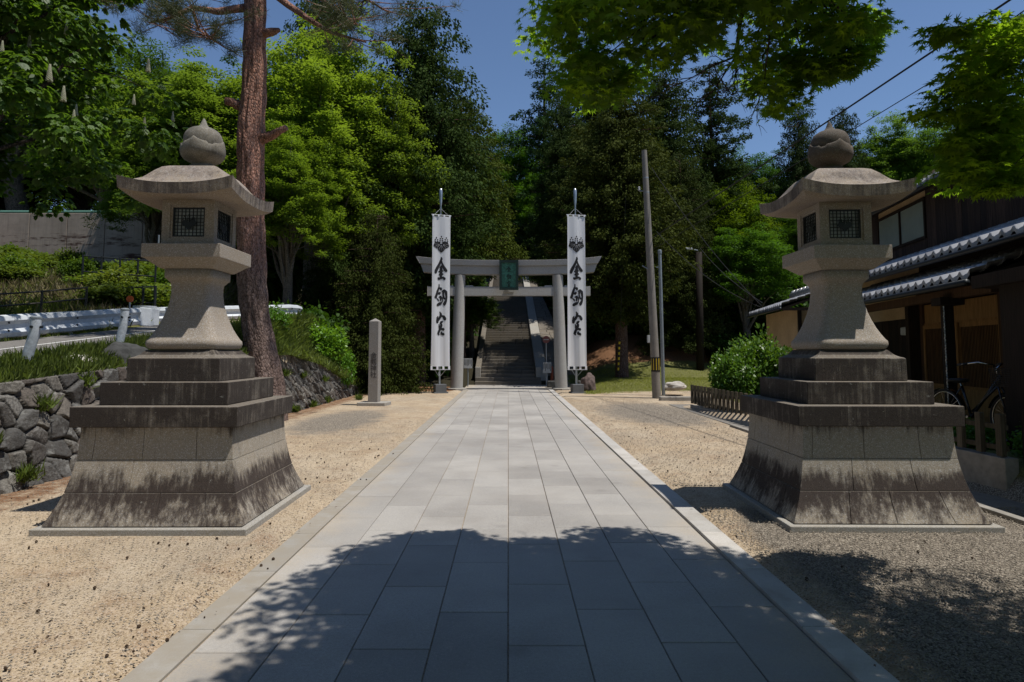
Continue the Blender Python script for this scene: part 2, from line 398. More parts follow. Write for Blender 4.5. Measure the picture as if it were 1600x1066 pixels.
# ------------------------------------------------------------------ fast leaf meshes
T_LEAF = np.array([(0, 0), (.32, .3), (.22, .72), (0, 1), (-.22, .72), (-.32, .3)])       # ovate leaf
T_RHOMB = np.array([(0, 0), (.28, .45), (0, 1), (-.28, .45)])
T_SPRAY = np.array([(0, 0), (.16, .35), (.07, .6), (.13, .8), (0, 1), (-.12, .75), (-.06, .55), (-.17, .3)])
def _star(n, lob, r_in, start=-PI/2):
    p = []
    for i in range(lob):
        a = PI/2+(i-(lob-1)/2)*(2*PI*.80/lob)
        L = 1-.38*abs(i-(lob-1)/2)/((lob-1)/2)
        p.append((a-.16, r_in)); p.append((a, L)); 
    p.append((PI/2+(lob/2)*(2*PI*.80/lob)-.05, r_in))
    return np.array([(r*math.cos(a), r*math.sin(a)+.05) for a, r in p]+[(0, -.12)])
T_MAPLE = _star(7, 7, .34)
def leafmesh(name, C, D, Nn, L, tmpl, mat, rnd=None, width=1.0, curl=.15):
    """C base points, D direction of leaf axis, Nn approx normal, L length"""
    n = len(C); k = len(tmpl)
    D = D/np.linalg.norm(D, axis=1, keepdims=True)
    S = np.cross(D, Nn); ln = np.linalg.norm(S, axis=1, keepdims=True); ln[ln < 1e-6] = 1; S = S/ln
    N2 = np.cross(S, D)
    u = tmpl[:, 0][None, :, None]*width; v = tmpl[:, 1][None, :, None]
    V = C[:, None, :]+(S[:, None, :]*u+D[:, None, :]*v-N2[:, None, :]*(curl*(v**2+2*np.abs(u)**2)))*L[:, None, None]
    V = V.reshape(-1, 3)
    me = bpy.data.meshes.new(name); me.vertices.add(n*k); me.loops.add(n*k); me.polygons.add(n)
    me.vertices.foreach_set('co', V.astype(np.float32).ravel())
    me.loops.foreach_set('vertex_index', np.arange(n*k, dtype=np.int32))
    me.polygons.foreach_set('loop_start', np.arange(0, n*k, k, dtype=np.int32))
    me.update(calc_edges=True)
    if rnd is None: rnd = RNG.random(n)
    a = me.attributes.new('rnd', 'FLOAT', 'FACE'); a.data.foreach_set('value', np.clip(rnd, 0, 1).astype(np.float32))
    me.materials.append(MT[mat] if isinstance(mat, str) else mat)
    return me
def unit(n):
    v = RNG.normal(size=(n, 3)); return v/np.linalg.norm(v, axis=1, keepdims=True)
def clump_leaves(CC, RR, per, size, droop=.25, up=.8, shell=.5):
    """leaf base points / directions for clumps (centres CC, radii RR)"""
    m = len(CC); idx = np.repeat(np.arange(m), per); n = len(idx)
    u = unit(n); r = RNG.random(n)**shell
    C = CC[idx]+u*RR[idx]*r[:, None]
    D = u*np.array([1, 1, .35])+unit(n)*.45; D[:, 2] -= droop
    N = unit(n)*.55+u*.3; N[:, 2] += up
    L = size*(.7+.6*RNG.random(n))
    crnd = RNG.random(m)[idx]
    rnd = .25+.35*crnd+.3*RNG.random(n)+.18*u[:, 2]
    return C, D, N, L, rnd
def obj_from(me, name, parent=None, col=(1, 1, 1)):
    o = bpy.data.objects.new(name, me); COL.objects.link(o); o.color = (*col, 1)
    if parent: o.parent = parent
    return o
# ------------------------------------------------------------------ terrain
def roadz(Y): return .545+.1*np.minimum(Y, 21)
def wallz(Y): return np.interp(Y, [-5, 4, 7, 10, 14, 17, 20, 23.5, 26], [.35, .85, 1.16, 1.32, 1.5, 1.6, 1.25, .42, 0])
def hill(x, Y):
    x = np.asarray(x, float); Y = np.asarray(Y, float)
    back = .24*np.maximum(0, Y-31)-.10*np.maximum(0, Y-75)
    lawn = .35*ss(22, 31, Y)*ss(2.8, 5, x)
    mulch = .9*ss(33, 36.5, Y)*ss(3.0, 5.5, x)
    plot = .38*ss(5.35, 5.6, x+.03*(Y-8))*ss(19.5, 16.5, Y)*ss(-2, 0, Y)
    right = np.maximum(np.maximum(lawn+back*ss(3, 6, x), back)+mulch, plot)
    # left shelf that carries the road, and the slope past it
    sh = roadz(Y)+.2*np.maximum(0, np.maximum(0, -x-11)*.6+np.maximum(0, Y-16)*.7)*ss(-9.9, -11.5, x)
    sh = np.where(sh > 9, 9+.25*(sh-9), sh)
    w = wallz(Y)
    bank = w+(sh-w)*ss(-6.15, -6.85, x)
    east = ss(24, 21.5, Y)
    bank2 = np.maximum(bank*ss(28, 22.5, Y)*ss(-5.0, -6.6-.0*Y, x)+.0, back)
    left = np.where(Y < 23.5, bank, np.maximum(sh*ss(-6.0, -12.0, x)*ss(60, 40, Y), back))
    blend = ss(22.5, 27.0, Y)
    left = bank*(1-blend)+np.maximum(sh*ss(-5.8, -12.5, x), back)*blend
    front = ss(-5.82, -5.98, x)
    z = np.where(x < 0, right*(1-front)+np.maximum(left, right*0)*front, right)
    return z
def H(x, Y): return float(hill(x, Y))
def axis(parts):
    o = []
    for a, b, st in parts: o += list(np.arange(a, b-1e-6, st))
    return np.array(o+[parts[-1][1]])
xs = axis([(-420, -120, 30), (-120, -40, 8), (-40, -14, 1.3), (-14, -7.2, .4), (-7.2, -5.4, .1), (-5.4, 7, .3), (7, 20, .8), (20, 60, 4), (60, 420, 36)])
ys = axis([(-60, -6, 6), (-6, 36, .3), (36, 60, 1), (60, 160, 6), (160, 700, 60)])
def build_ground():
    X, Y = np.meshgrid(xs, ys); Z = hill(X, Y)
    nz = np.zeros_like(Z)
    for j in range(X.shape[0]):
        for i in range(X.shape[1]):
            p = Vector((X[j, i]*.35, Y[j, i]*.35, 0))
            nz[j, i] = mnoise.noise(p)*.5+mnoise.noise(p*3.1)*.2
    amp = np.where((np.abs(X) < 5.7) & (Y < 30), .02, .0)+np.where((X < -10.8) | (Y > 31.5) , .45, 0)*ss(2, 4, np.abs(X)+np.maximum(0, 30-Y))
    amp = np.where((np.abs(X) < 2.6) & (Y > 0), .0, amp)
    amp = np.where((X > 5) & (Y > 19) & (Y < 33), .08, amp)
    Z = Z+nz*amp
    Z = np.where((np.abs(X) < 1.95) & (Y < 31.3), -.09, Z-.0)
    me = bpy.data.meshes.new('ground'); h, w = X.shape
    V = np.stack([X, Y, Z], -1).reshape(-1, 3)
    I = np.arange(h*w).reshape(h, w)
    F = np.stack([I[:-1, :-1], I[:-1, 1:], I[1:, 1:], I[1:, :-1]], -1).reshape(-1, 4)
    me.from_pydata(V.tolist(), [], F.tolist()); me.polygons.foreach_set('use_smooth', [True]*len(F))
    # zones: R gravel, G grass, B litter
    R = np.maximum(ss(1.7, 2.6, X)*ss(7.0, 5.3, Y-.45*X+.6), ss(-1, 1, -np.hypot((X-3.8)/1.3, (Y-17)/3)+1.4)*.65)
    R = np.maximum(R, ss(4.0, 4.9, X)*ss(12, 9, Y))
    R = np.maximum(R, .62*ss(1.2, .3, np.hypot((X+3.9)/1.6, (Y-15)/4.5)))
    Gz = np.maximum(ss(23.8+.0*X, 25.8, Y-1.2*np.minimum(0, X-3.6))*ss(2.6, 3.4, X)*ss(34.6, 33.2, Y), ss(-5.95, -6.1, X)*ss(-6.95, -6.8, X))
    Gz = np.maximum(Gz, ss(-9.7, -10.3, X)*ss(40, 30, Y)); Gz = np.maximum(Gz, ss(5.5, 5.7, X)*.9*ss(20, 17, Y))
    B = np.maximum(ss(27.2, 29.2, Y)*ss(2.7, 2.2, np.abs(X+.2)*0+X)*1.0, ss(34, 36, Y))
    B = np.maximum(B*ss(-13, -9, X+np.where(Y > 34, 30, 0)), ss(27.3, 28.6, Y)*ss(-10, -6, X)*ss(3, 2, X))
    red = np.maximum(ss(-4.55, -5.3, X)*ss(28, 27, Y)*ss(-5.9, -5.7, X)*.58, ss(24.5, 27, Y)*ss(-1.9, -2.6, X)*ss(31, 28.5, Y)*.95)
    red = np.maximum(red, ss(33.2, 33.9, Y)*ss(37.5, 36.3, Y)*ss(2.8, 3.6, X))
    ca = me.attributes.new('zone', 'FLOAT_COLOR', 'POINT')
    ca.data.foreach_set('color', np.stack([R, Gz, B, np.ones_like(R)], -1).astype(np.float32).ravel())
    ra = me.attributes.new('red', 'FLOAT', 'POINT'); ra.data.foreach_set('value', red.astype(np.float32).ravel())
    me.materials.append(MT['ground'])
    o = bpy.data.objects.new('ground', me); COL.objects.link(o); tag(o, 'sandy open ground with gravel, lawn and wooded slope around the paved path', kind='structure')
build_ground()

# path: individual slabs laid in running bond, kerbs on both sides
def build_path():
    mb = MB(); W = .4225; Ls = .925; g = .003
    for c in range(8):
        x0 = -1.69+c*W; y = -1.2-(.45 if c % 2 else 0)+ (0.02*c)
        while y < 26.9:
            y1 = min(y+Ls, 27.0); dz = random.uniform(-.0015, .0015)
            a, b = Vector((x0+g, y+.005, dz)), Vector((x0+W-g, y1-.005, dz+random.uniform(-.001, .001)))
            ch = .004
            vs = [(a.x, a.y, -.08), (b.x, a.y, -.08), (b.x, b.y, -.08), (a.x, b.y, -.08),
                  (a.x, a.y, a.z-ch), (b.x, a.y, a.z-ch), (b.x, b.y, a.z-ch), (a.x, b.y, a.z-ch),
                  (a.x+ch, a.y+ch, a.z), (b.x-ch, a.y+ch, a.z), (b.x-ch, b.y-ch, a.z), (a.x+ch, b.y-ch, a.z)]
            fs = [(8, 9, 10, 11)]+[(4+i, 4+(i+1) % 4, 8+(i+1) % 4, 8+i) for i in range(4)]+[(i, (i+1) % 4, 4+(i+1) % 4, 4+i) for i in range(4)]
            mb.add(vs, fs); y += Ls
    # apron between the gate and the stairs
    for r in range(5):
        for c in range(6):
            x0 = -1.95+c*.65; y0 = 27.02+r*.82
            mb.box2((x0+g, y0+g, -.08), (x0+.65-g, y0+.82-g, .002))
    o = mb.build('path', 'paving'); tag(o, 'grey granite slab path running to the stone gate', kind='structure')
    k = MB()
    for s in (-1, 1):
        y = -1.2
        while y < 26.9:
            L = .98; j = random.uniform(-.004, .004)
            dz = .022 if s > 0 else .006
            k.box2((s*1.696+j*.3, y+.003, -.08), (s*1.885+j, min(y+L, 27)-.003, dz)); y += L
    o = k.build('kerb', 'kerb', bevel=.004); tag(o, 'pale granite kerb along both edges of the path', kind='structure')
    j = MB(); j.box2((-1.9, -1.3, -.085), (1.9, 27, -.012)); j.box2((-1.96, 27.0, -.085), (1.96, 31.15, -.012))
    o = j.build('path_joint_soil', 'ground'); tag(o, 'soil in the joints of the path', kind='structure')
    a = MB()
    ysr = np.arange(3, 20, .5)
    a.grid([[(4.86 if i == 0 else 5.60-.0*y, y, .012) for i in (0, 1)] for y in ysr])
    o = a.build('side_lane', 'asphalt'); tag(o, 'strip of old asphalt beside the wooden fence', kind='structure')
    e = MB(); y = 3.
    while y < 13.5: e.box2((4.76, y+.003, -.03), (4.86, y+.897, .045)); y += .9
    o = e.build('edging', 'concrete', bevel=.006); tag(o, 'low concrete edging of the asphalt strip', kind='structure')
build_path()

# the road on the left
def road_pts():
    return [((-6.95, y), (-9.7, y)) for y in np.arange(-8, 16.1, 1.0)]+[((-6.9, 17.5), (-9.9, 18.5)), ((-6.6, 19), (-9.6, 21.5)), ((-5.9, 20.4), (-8.0, 24)), ((-4.8, 21.3), (-6.0, 25))]
def build_road():
    rows = []; n = 6
    for (a, b) in road_pts():
        rows.append([(a[0]+(b[0]-a[0])*i/n, a[1]+(b[1]-a[1])*i/n, 0) for i in range(n+1)])
    rows = [[(x, y, (float(roadz(y)) if y < 18 else max(float(roadz(y)), H(x, y)))+.03) for x, y, _ in r] for r in rows[:28]]
    mb = MB().grid(rows[:26]); o = mb.build('road', 'road_asphalt', smooth=True); tag(o, 'narrow asphalt road climbing behind the stone wall', kind='structure')
    l = MB().grid([[(-8.55+.10*i, y, float(roadz(y))+.036) for i in (0, 1)] for y in np.arange(-8, 17, 1.)])
    o = l.build('road_line', 'line_paint'); tag(o, 'white line painted along the road', kind='structure')
build_road()

# ------------------------------------------------------------------ stone retaining wall
def rubble(name, Y0, Y1, step, sx, sz, shear, mat='rubble'):
    ny = int((Y1-Y0)/step)+1; nt = int(1.9/step)+1
    Yg = np.linspace(Y0, Y1, ny); 
    T = np.linspace(0, 1, nt)
    YY, TT = np.meshgrid(Yg, T); Zt = wallz(YY)+.03; ZZ = TT*(Zt+.12)-.10
    U = (YY+shear*ZZ)/sx; Wv = (ZZ)/sz
    rng = np.random.default_rng(3)
    u0, u1 = int(U.min())-2, int(U.max())+3; w0, w1 = int(Wv.min())-2, int(Wv.max())+3
    JU = rng.random((u1-u0, w1-w0))*.74; JW = rng.random((u1-u0, w1-w0))*.74
    RN = rng.random((u1-u0, w1-w0)); TX = rng.normal(size=(u1-u0, w1-w0)); TZ = rng.normal(size=(u1-u0, w1-w0)); DP = rng.random((u1-u0, w1-w0))
    iu = np.floor(U).astype(int); iw = np.floor(Wv).astype(int)
    best = np.full(U.shape, 9.); sec = np.full(U.shape, 9.); bi = np.zeros(U.shape, int); bj = np.zeros(U.shape, int); du = np.zeros(U.shape); dw = np.zeros(U.shape)
    for a in (-1, 0, 1):
        for b in (-1, 0, 1):
            i = iu+a-u0; j = iw+b-w0
            cu = iu+a+JU[i, j]; cw = iw+b+JW[i, j]
            d = np.hypot(U-cu, Wv-cw)
            m = d < best
            sec = np.where(m, best, np.minimum(sec, d)); 
            bi = np.where(m, i, bi); bj = np.where(m, j, bj); du = np.where(m, U-cu, du); dw = np.where(m, Wv-cw, dw); best = np.where(m, d, best)
    e = sec-best
    prof = ss(0, .15, e)
    nzz = np.zeros_like(U)
    for j in range(U.shape[0]):
        for i in range(U.shape[1]):
            nzz[j, i] = mnoise.noise(Vector((YY[j, i]*6, ZZ[j, i]*6, 1)))*.6+mnoise.noise(Vector((YY[j, i]*17, ZZ[j, i]*17, 1)))*.3
    disp = prof*(.055+.045*DP[bi, bj]+.055*TX[bi, bj]*du+.055*TZ[bi, bj]*dw)+nzz*.022*prof-.03
    base = -5.72-.10*ss(13.5, 23.5, YY)*0-.20*ZZ
    X = base+disp
    V = np.stack([X, YY, ZZ], -1).reshape(-1, 3)
    h, w = X.shape; I = np.arange(h*w).reshape(h, w)
    F = np.stack([I[:-1, :-1], I[:-1, 1:], I[1:, 1:], I[1:, :-1]], -1).reshape(-1, 4)
    # back skin so the wall is a solid
    back = [(float(-6.35), float(y), float(z)) for y, z in zip(Yg, wallz(Yg)+.03)]
    n0 = len(V); V = V.tolist()+back; F = F.tolist(); top = (h-1)*w
    F += [[top+i, top+i+1, n0+i+1, n0+i] for i in range(w-1)]
    me = bpy.data.meshes.new(name); me.from_pydata(V, [], F); me.polygons.foreach_set('use_smooth', [True]*len(F))
    r = np.concatenate([RN[bi, bj].ravel(), np.full(len(back), .5)]); gp = np.concatenate([1-ss(.0, .075, e).ravel(), np.ones(len(back))*.8])
    for nm, val in (('rnd', r), ('gap', gp)):
        a = me.attributes.new(nm, 'FLOAT', 'POINT'); a.data.foreach_set('value', val.astype(np.float32))
    me.materials.append(MT[mat]); o = bpy.data.objects.new(name, me); COL.objects.link(o); return o
o = rubble('rubble_wall', 1.5, 12.8, .024, .30, .235, .12)
tag(o, 'retaining wall of grey rubble boulders behind the left lantern, grass on its top', 'stone wall')
o = rubble('pitched_stone_wall', 12.8, 24.6, .035, .20, .36, 1.1)
tag(o, 'retaining wall of small slanting stones right of the pine, vines over its top', 'stone wall')

# ------------------------------------------------------------------ lanterns
def sq_loft(prof, chamfer=0, seg=1):
    """square section loft; prof = [(half, z)]"""
    mb = MB(); rings = []
    for a, z in prof: rings.append([(-a, -a, z), (a, -a, z), (a, a, z), (-a, a, z)])
    vs = [p for r in rings for p in r]; fs = []
    for j in range(len(prof)-1):
        for k in range(4): fs.append((j*4+k, j*4+(k+1) % 4, (j+1)*4+(k+1) % 4, (j+1)*4+k))
    fs.append((3, 2, 1, 0)); n = len(prof)*4; fs.append((n-4, n-3, n-2, n-1))
    return mb.add(vs, fs)
def base_half(z):
    return float(np.interp(z, [.06, .15, .24, .33, .43, .53, .62, .72, .82, .91], [.885, .842, .803, .772, .747, .727, .712, .702, .696, .694]))
def base_mesh(jit):
    mb = MB(); courses = [(.062, .33, 4, .18), (.33, .615, 3, .0), (.615, .91, 3, .3)]
    rr = random.Random(jit)
    for z0, z1, nb, off in courses:
        for s in range(4):
            cuts = [-1]+sorted(max(-.93, min(.93, -1+2*(i+off-.0+rr.uniform(-.12, .12))/nb)) for i in range(1 if off == 0 else 0, nb) )+[1]
            cuts = [c for i, c in enumerate(cuts) if i == 0 or c-cuts[i-1] > .12 or c == 1]
            if cuts[-1]-cuts[-2] < .12: cuts.pop(-2)
            for ci in range(len(cuts)-1):
                rows = []; g = .005; dep = .010; nr = 9
                zs_ = [z0+.0005, z0+.0035]+[z0+.0035+(z1-z0-.007)*i/nr for i in range(1, nr)]+[z1-.0035, z1-.0005]
                for iz, z in enumerate(zs_):
                    a = base_half(z); u0, u1 = cuts[ci]*a, cuts[ci+1]*a
                    inz = dep if iz in (0, len(zs_)-1) else 0
                    le = ci > 0; re_ = ci < len(cuts)-2
                    us = ([(u0, dep), (u0+g*.7, 0)] if le else [(u0, 0)])+[((u0+u1)/2, 0)]+([(u1-g*.7, 0), (u1, dep)] if re_ else [(u1, 0)])
                    row = []
                    for u, ind in us:
                        d = a-max(ind, inz); q = max(-d, min(d, u))
                        p = [(q, -d), (d, q), (-q, d), (-d, -q)][s]
                        row.append((p[0], p[1], z))
                    rows.append(row)
                mb.grid(rows, rnd=rr.random())
    prof = [(base_half(z)-.014, z) for z in np.linspace(.0605, .9095, 14)]
    c = sq_loft(prof); mb.add(c.v, c.f, .1)
    return mb
def sub_loft(prof, n=10):
    """smooth square loft with rounded corners (superellipse)"""
    mb = MB(); seg = 48; vs = []; fs = []
    for a, z, pw in prof:
        for k in range(seg):
            t = 2*PI*(k+.5)/seg; c, s = math.cos(t), math.sin(t)
            r = a/((abs(c)**pw+abs(s)**pw)**(1/pw)); vs.append((r*c, r*s, z))
    m = len(prof)
    for j in range(m-1):
        for k in range(seg): fs.append((j*seg+k, j*seg+(k+1) % seg, (j+1)*seg+(k+1) % seg, (j+1)*seg+k))
    fs.append(tuple(range(seg))[::-1]); fs.append(tuple(range((m-1)*seg, m*seg)))
    return mb.add(vs, fs)
def roof_mesh():
    n = 33; mb = MB()
    L = .54
    def lift(u, v):
        c = (abs(u)**2.6*abs(v)**2.6); e = max(abs(u), abs(v)); return .055*c+.012*e**6*min(abs(u), abs(v))**2
    def top(u, v):
        e = max(abs(u), abs(v))
        z = float(np.interp(e, [0, .40, .50, .60, .72, .86, 1.0], [3.425, 3.42, 3.395, 3.34, 3.255, 3.195, 3.170]))
        return z+lift(u, v)*ss(.55, 1, e)
    def bot(u, v):
        e = max(abs(u), abs(v)); return float(np.interp(e, [0, .45, .9, 1], [3.068, 3.068, 3.048, 3.062]))+lift(u, v)*ss(.55, 1, e)*.9
    t = np.linspace(-1, 1, n)
    def flare(u, v): return L*(1+.02*(abs(u*v))**3)
    es = [.001]+[i/22 for i in range(1, 23)]
    for s in range(4):
        def q(u, v, z):
            x, y = u*flare(u, v), v*flare(u, v)
            for _ in range(s): x, y = -y, x
            return (x, y, z)
        A = [[q(w*e, -e, float(top(w*e, -e))) for w in t] for e in es]
        B = [[q(w*e*.985, -e*.985, float(bot(w*e, -e))) for w in t] for e in es]
        mb.grid(A[::-1], .5); mb.grid(B, .5); mb.grid([B[-1], A[-1]], .5)
    return mb
def kiri(mb, cx, cz, S, put, rnd=.5, veins=None):
    """three leaves with three flower spikes; put(x, z, layer) -> point"""
    lay = [0]
    def blob(pts):
        lay[0] += 1; mb.add([put(x, z, lay[0]) for x, z in pts], [tuple(range(len(pts)))], rnd)
    def leaf(ox, oz, ang, L, W):
        pts = []
        for i in range(40):
            a = 2*PI*i/40; r = 1+.07*math.cos(5*a)
            x = math.sin(a)*W*r; z = -math.cos(a)*L*r*.5-L*.45
            pts.append((x, z))
        lay[0] += 1; mz = -L*.45; rows = []
        for q in (0.02, .25, .5, .75, 1.0):
            row = []
            for x, z in pts+pts[:1]:
                x, z = x*q, mz+(z-mz)*q
                row.append(put(cx+(ox+x*math.cos(ang)-z*math.sin(ang))*S, cz+(oz+x*math.sin(ang)+z*math.cos(ang))*S, lay[0]))
            rows.append(row)
        mb.grid(rows, rnd)
    leaf(-.10, .16, -1.28, .88, .40); leaf(.10, .16, 1.28, .88, .40); leaf(0, .16, 0, 1.02, .40)
    def dot(x, z, rx, rz):
        blob([(cx+(x+math.cos(a)*rx)*S, cz+(z+math.sin(a)*rz)*S) for a in np.linspace(0, 2*PI, 11)[:-1]])
    for ox, n, b in ((-.58, 2, .46), (0, 3, .40), (.58, 2, .46)):
        for k in range(n):
            for s in (-1, 1): dot(ox+s*(.16-.02*k), b+k*.2, .085, .075)
        dot(ox, b+n*.2+.02, .08, .10)
    return lay[0]
def make_lantern(label, loc, rz, seed, top='granite_finial', jewel='granite_finial'):
    t = thing('stone_lantern', label, 'stone lantern', loc, rz, 'pair of granite lanterns beside the path')
    sq_loft([(.945, -.04), (.945, .056)]).build('plinth_slab', 'granite_pale', t, bevel=.008)
    base_mesh(seed).build('pedestal', 'granite_base', t)
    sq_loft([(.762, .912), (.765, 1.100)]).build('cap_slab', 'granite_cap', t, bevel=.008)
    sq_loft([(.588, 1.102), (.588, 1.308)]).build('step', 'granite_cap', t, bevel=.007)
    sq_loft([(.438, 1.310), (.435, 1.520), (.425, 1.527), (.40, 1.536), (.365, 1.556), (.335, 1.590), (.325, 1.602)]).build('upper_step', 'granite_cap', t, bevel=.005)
    prof = [(.30, 1.604, 9), (.335, 1.612, 9), (.352, 1.632, 9), (.358, 1.66, 9), (.352, 1.69, 10), (.338, 1.706, 10), (.308, 1.755, 11), (.275, 1.82, 12), (.245, 1.90, 12), (.220, 1.98, 12), (.200, 2.07, 12), (.190, 2.16, 12), (.190, 2.225, 12),
            (.198, 2.262, 12), (.222, 2.292, 12), (.238, 2.306, 14), (.240, 2.325, 14), (.240, 2.388, 14)]
    sub_loft(prof).build('shaft', 'granite_shaft', t, smooth=True, bevel=0)
    sq_loft([(.245, 2.392), (.262, 2.396), (.362, 2.478), (.382, 2.484), (.382, 2.618)]).build('platform', 'granite_shaft', t, bevel=.006)
    # fire box with four recessed windows
    fb = MB(); a = .258; z0, z1 = 2.620, 3.075; w = .158; h0, h1 = 2.705, 2.995
    for s in range(4):
        M = Matrix.Rotation(s*PI/2, 3, 'Z')
        def q(x, y, z): return tuple(M @ Vector((x, y, z)))
        us = [-a, -w-.022, -w, w, w+.022, a]; 
        def ring(x, z, d): return q(x, -a+d, z)
        o = [(-a, z0), (a, z0), (a, z1), (-a, z1)]; i1 = [(-w-.02, h0-.02), (w+.02, h0-.02), (w+.02, h1+.02), (-w-.02, h1+.02)]; i2 = [(-w, h0), (w, h0), (w, h1), (-w, h1)]
        vs = [q(x, -a, z) for x, z in o]+[q(x, -a, z) for x, z in i1]+[q(x, -a+.012, z) for x, z in i1]+[q(x, -a+.012, z) for x, z in i2]+[q(x, -a+.06, z) for x, z in i2]
        fs = []
        for b in (0, 4, 8, 12):
            for k in range(4): fs.append((b+k, b+(k+1) % 4, b+4+(k+1) % 4, b+4+k))
        fb.add(vs, fs, .5)
    fb.build('firebox', 'granite_shaft', t)
    for s in range(4):
        M = Matrix.Rotation(s*PI/2, 3, 'Z')
        wn = MB(); 
        vs = [tuple(M @ Vector((x, -a+.050, z))) for x, z in ((-w, h0), (w, h0), (w, h1), (-w, h1))]; wn.add(vs, [(0, 1, 2, 3)])
        wo = wn.build('window', 'paper_glass', t)
        gr = MB()
        def bar(x0, z0_, x1, z1_, d=.026):
            gr.box(M @ Vector(((x0+x1)/2, -a+d, (z0_+z1_)/2)), (abs(x1-x0), .010, abs(z1_-z0_)), rot=M)
        for i, u in enumerate(np.linspace(-w+.008, w-.008, 9)): bar(u-(.007 if i in (0, 8) else .0027), h0, u+(.007 if i in (0, 8) else .0027), h1)
        for i, u in enumerate(np.linspace(h0+.008, h1-.008, 9)): bar(-w, u-(.007 if i in (0, 8) else .0027), w, u+(.007 if i in (0, 8) else .0027), .0285)
        gr.build('lattice', 'iron', wo)
        em = MB(); kiri(em, 0, (h0+h1)/2-.012, .078, lambda x, z, l: tuple(M @ Vector((x, -a+.020-l*.0005, z))))
        em.build('emblem', 'iron', wo)
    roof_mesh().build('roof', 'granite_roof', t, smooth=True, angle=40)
    def ped(r, z, an):
        if 3.52 < z < 3.74 and r > .15:
            k = abs(math.sin(2*an)); zz = z+(.045*(1-k)**2.0 if z > 3.63 else 0)-(.02*(k > .96) if z > 3.6 else 0)
            return r+.006*(1-k), zz
        return r, z
    prof = [(.135, 3.405), (.14, 3.44), (.125, 3.465), (.105, 3.485), (.10, 3.50), (.135, 3.512), (.18, 3.54), (.207, 3.575), (.217, 3.615), (.213, 3.65), (.210, 3.675), (.203, 3.685), (.190, 3.682), (.183, 3.670)]
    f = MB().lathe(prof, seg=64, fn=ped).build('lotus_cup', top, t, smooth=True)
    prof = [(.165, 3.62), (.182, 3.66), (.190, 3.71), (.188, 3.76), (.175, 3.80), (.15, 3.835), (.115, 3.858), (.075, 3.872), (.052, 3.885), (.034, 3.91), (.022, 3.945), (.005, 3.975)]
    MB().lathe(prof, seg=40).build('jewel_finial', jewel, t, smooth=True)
    for k in kids(t):
        if k.name.split('.')[0] not in ('plinth_slab', 'pedestal', 'cap_slab'):
            k.scale = (1.02, 1.02, 1.035); k.location.z = -.035*1.102
    return t
make_lantern('granite lantern left of the path, in front of the pine trunk and rubble wall', (-3.235, 6.53, 0), math.radians(.4), 5)
make_lantern('granite lantern right of the path, in front of the tiled house', (3.46, 6.62, 0), math.radians(-.8), 9, 'granite_mossy', 'granite_mossy')

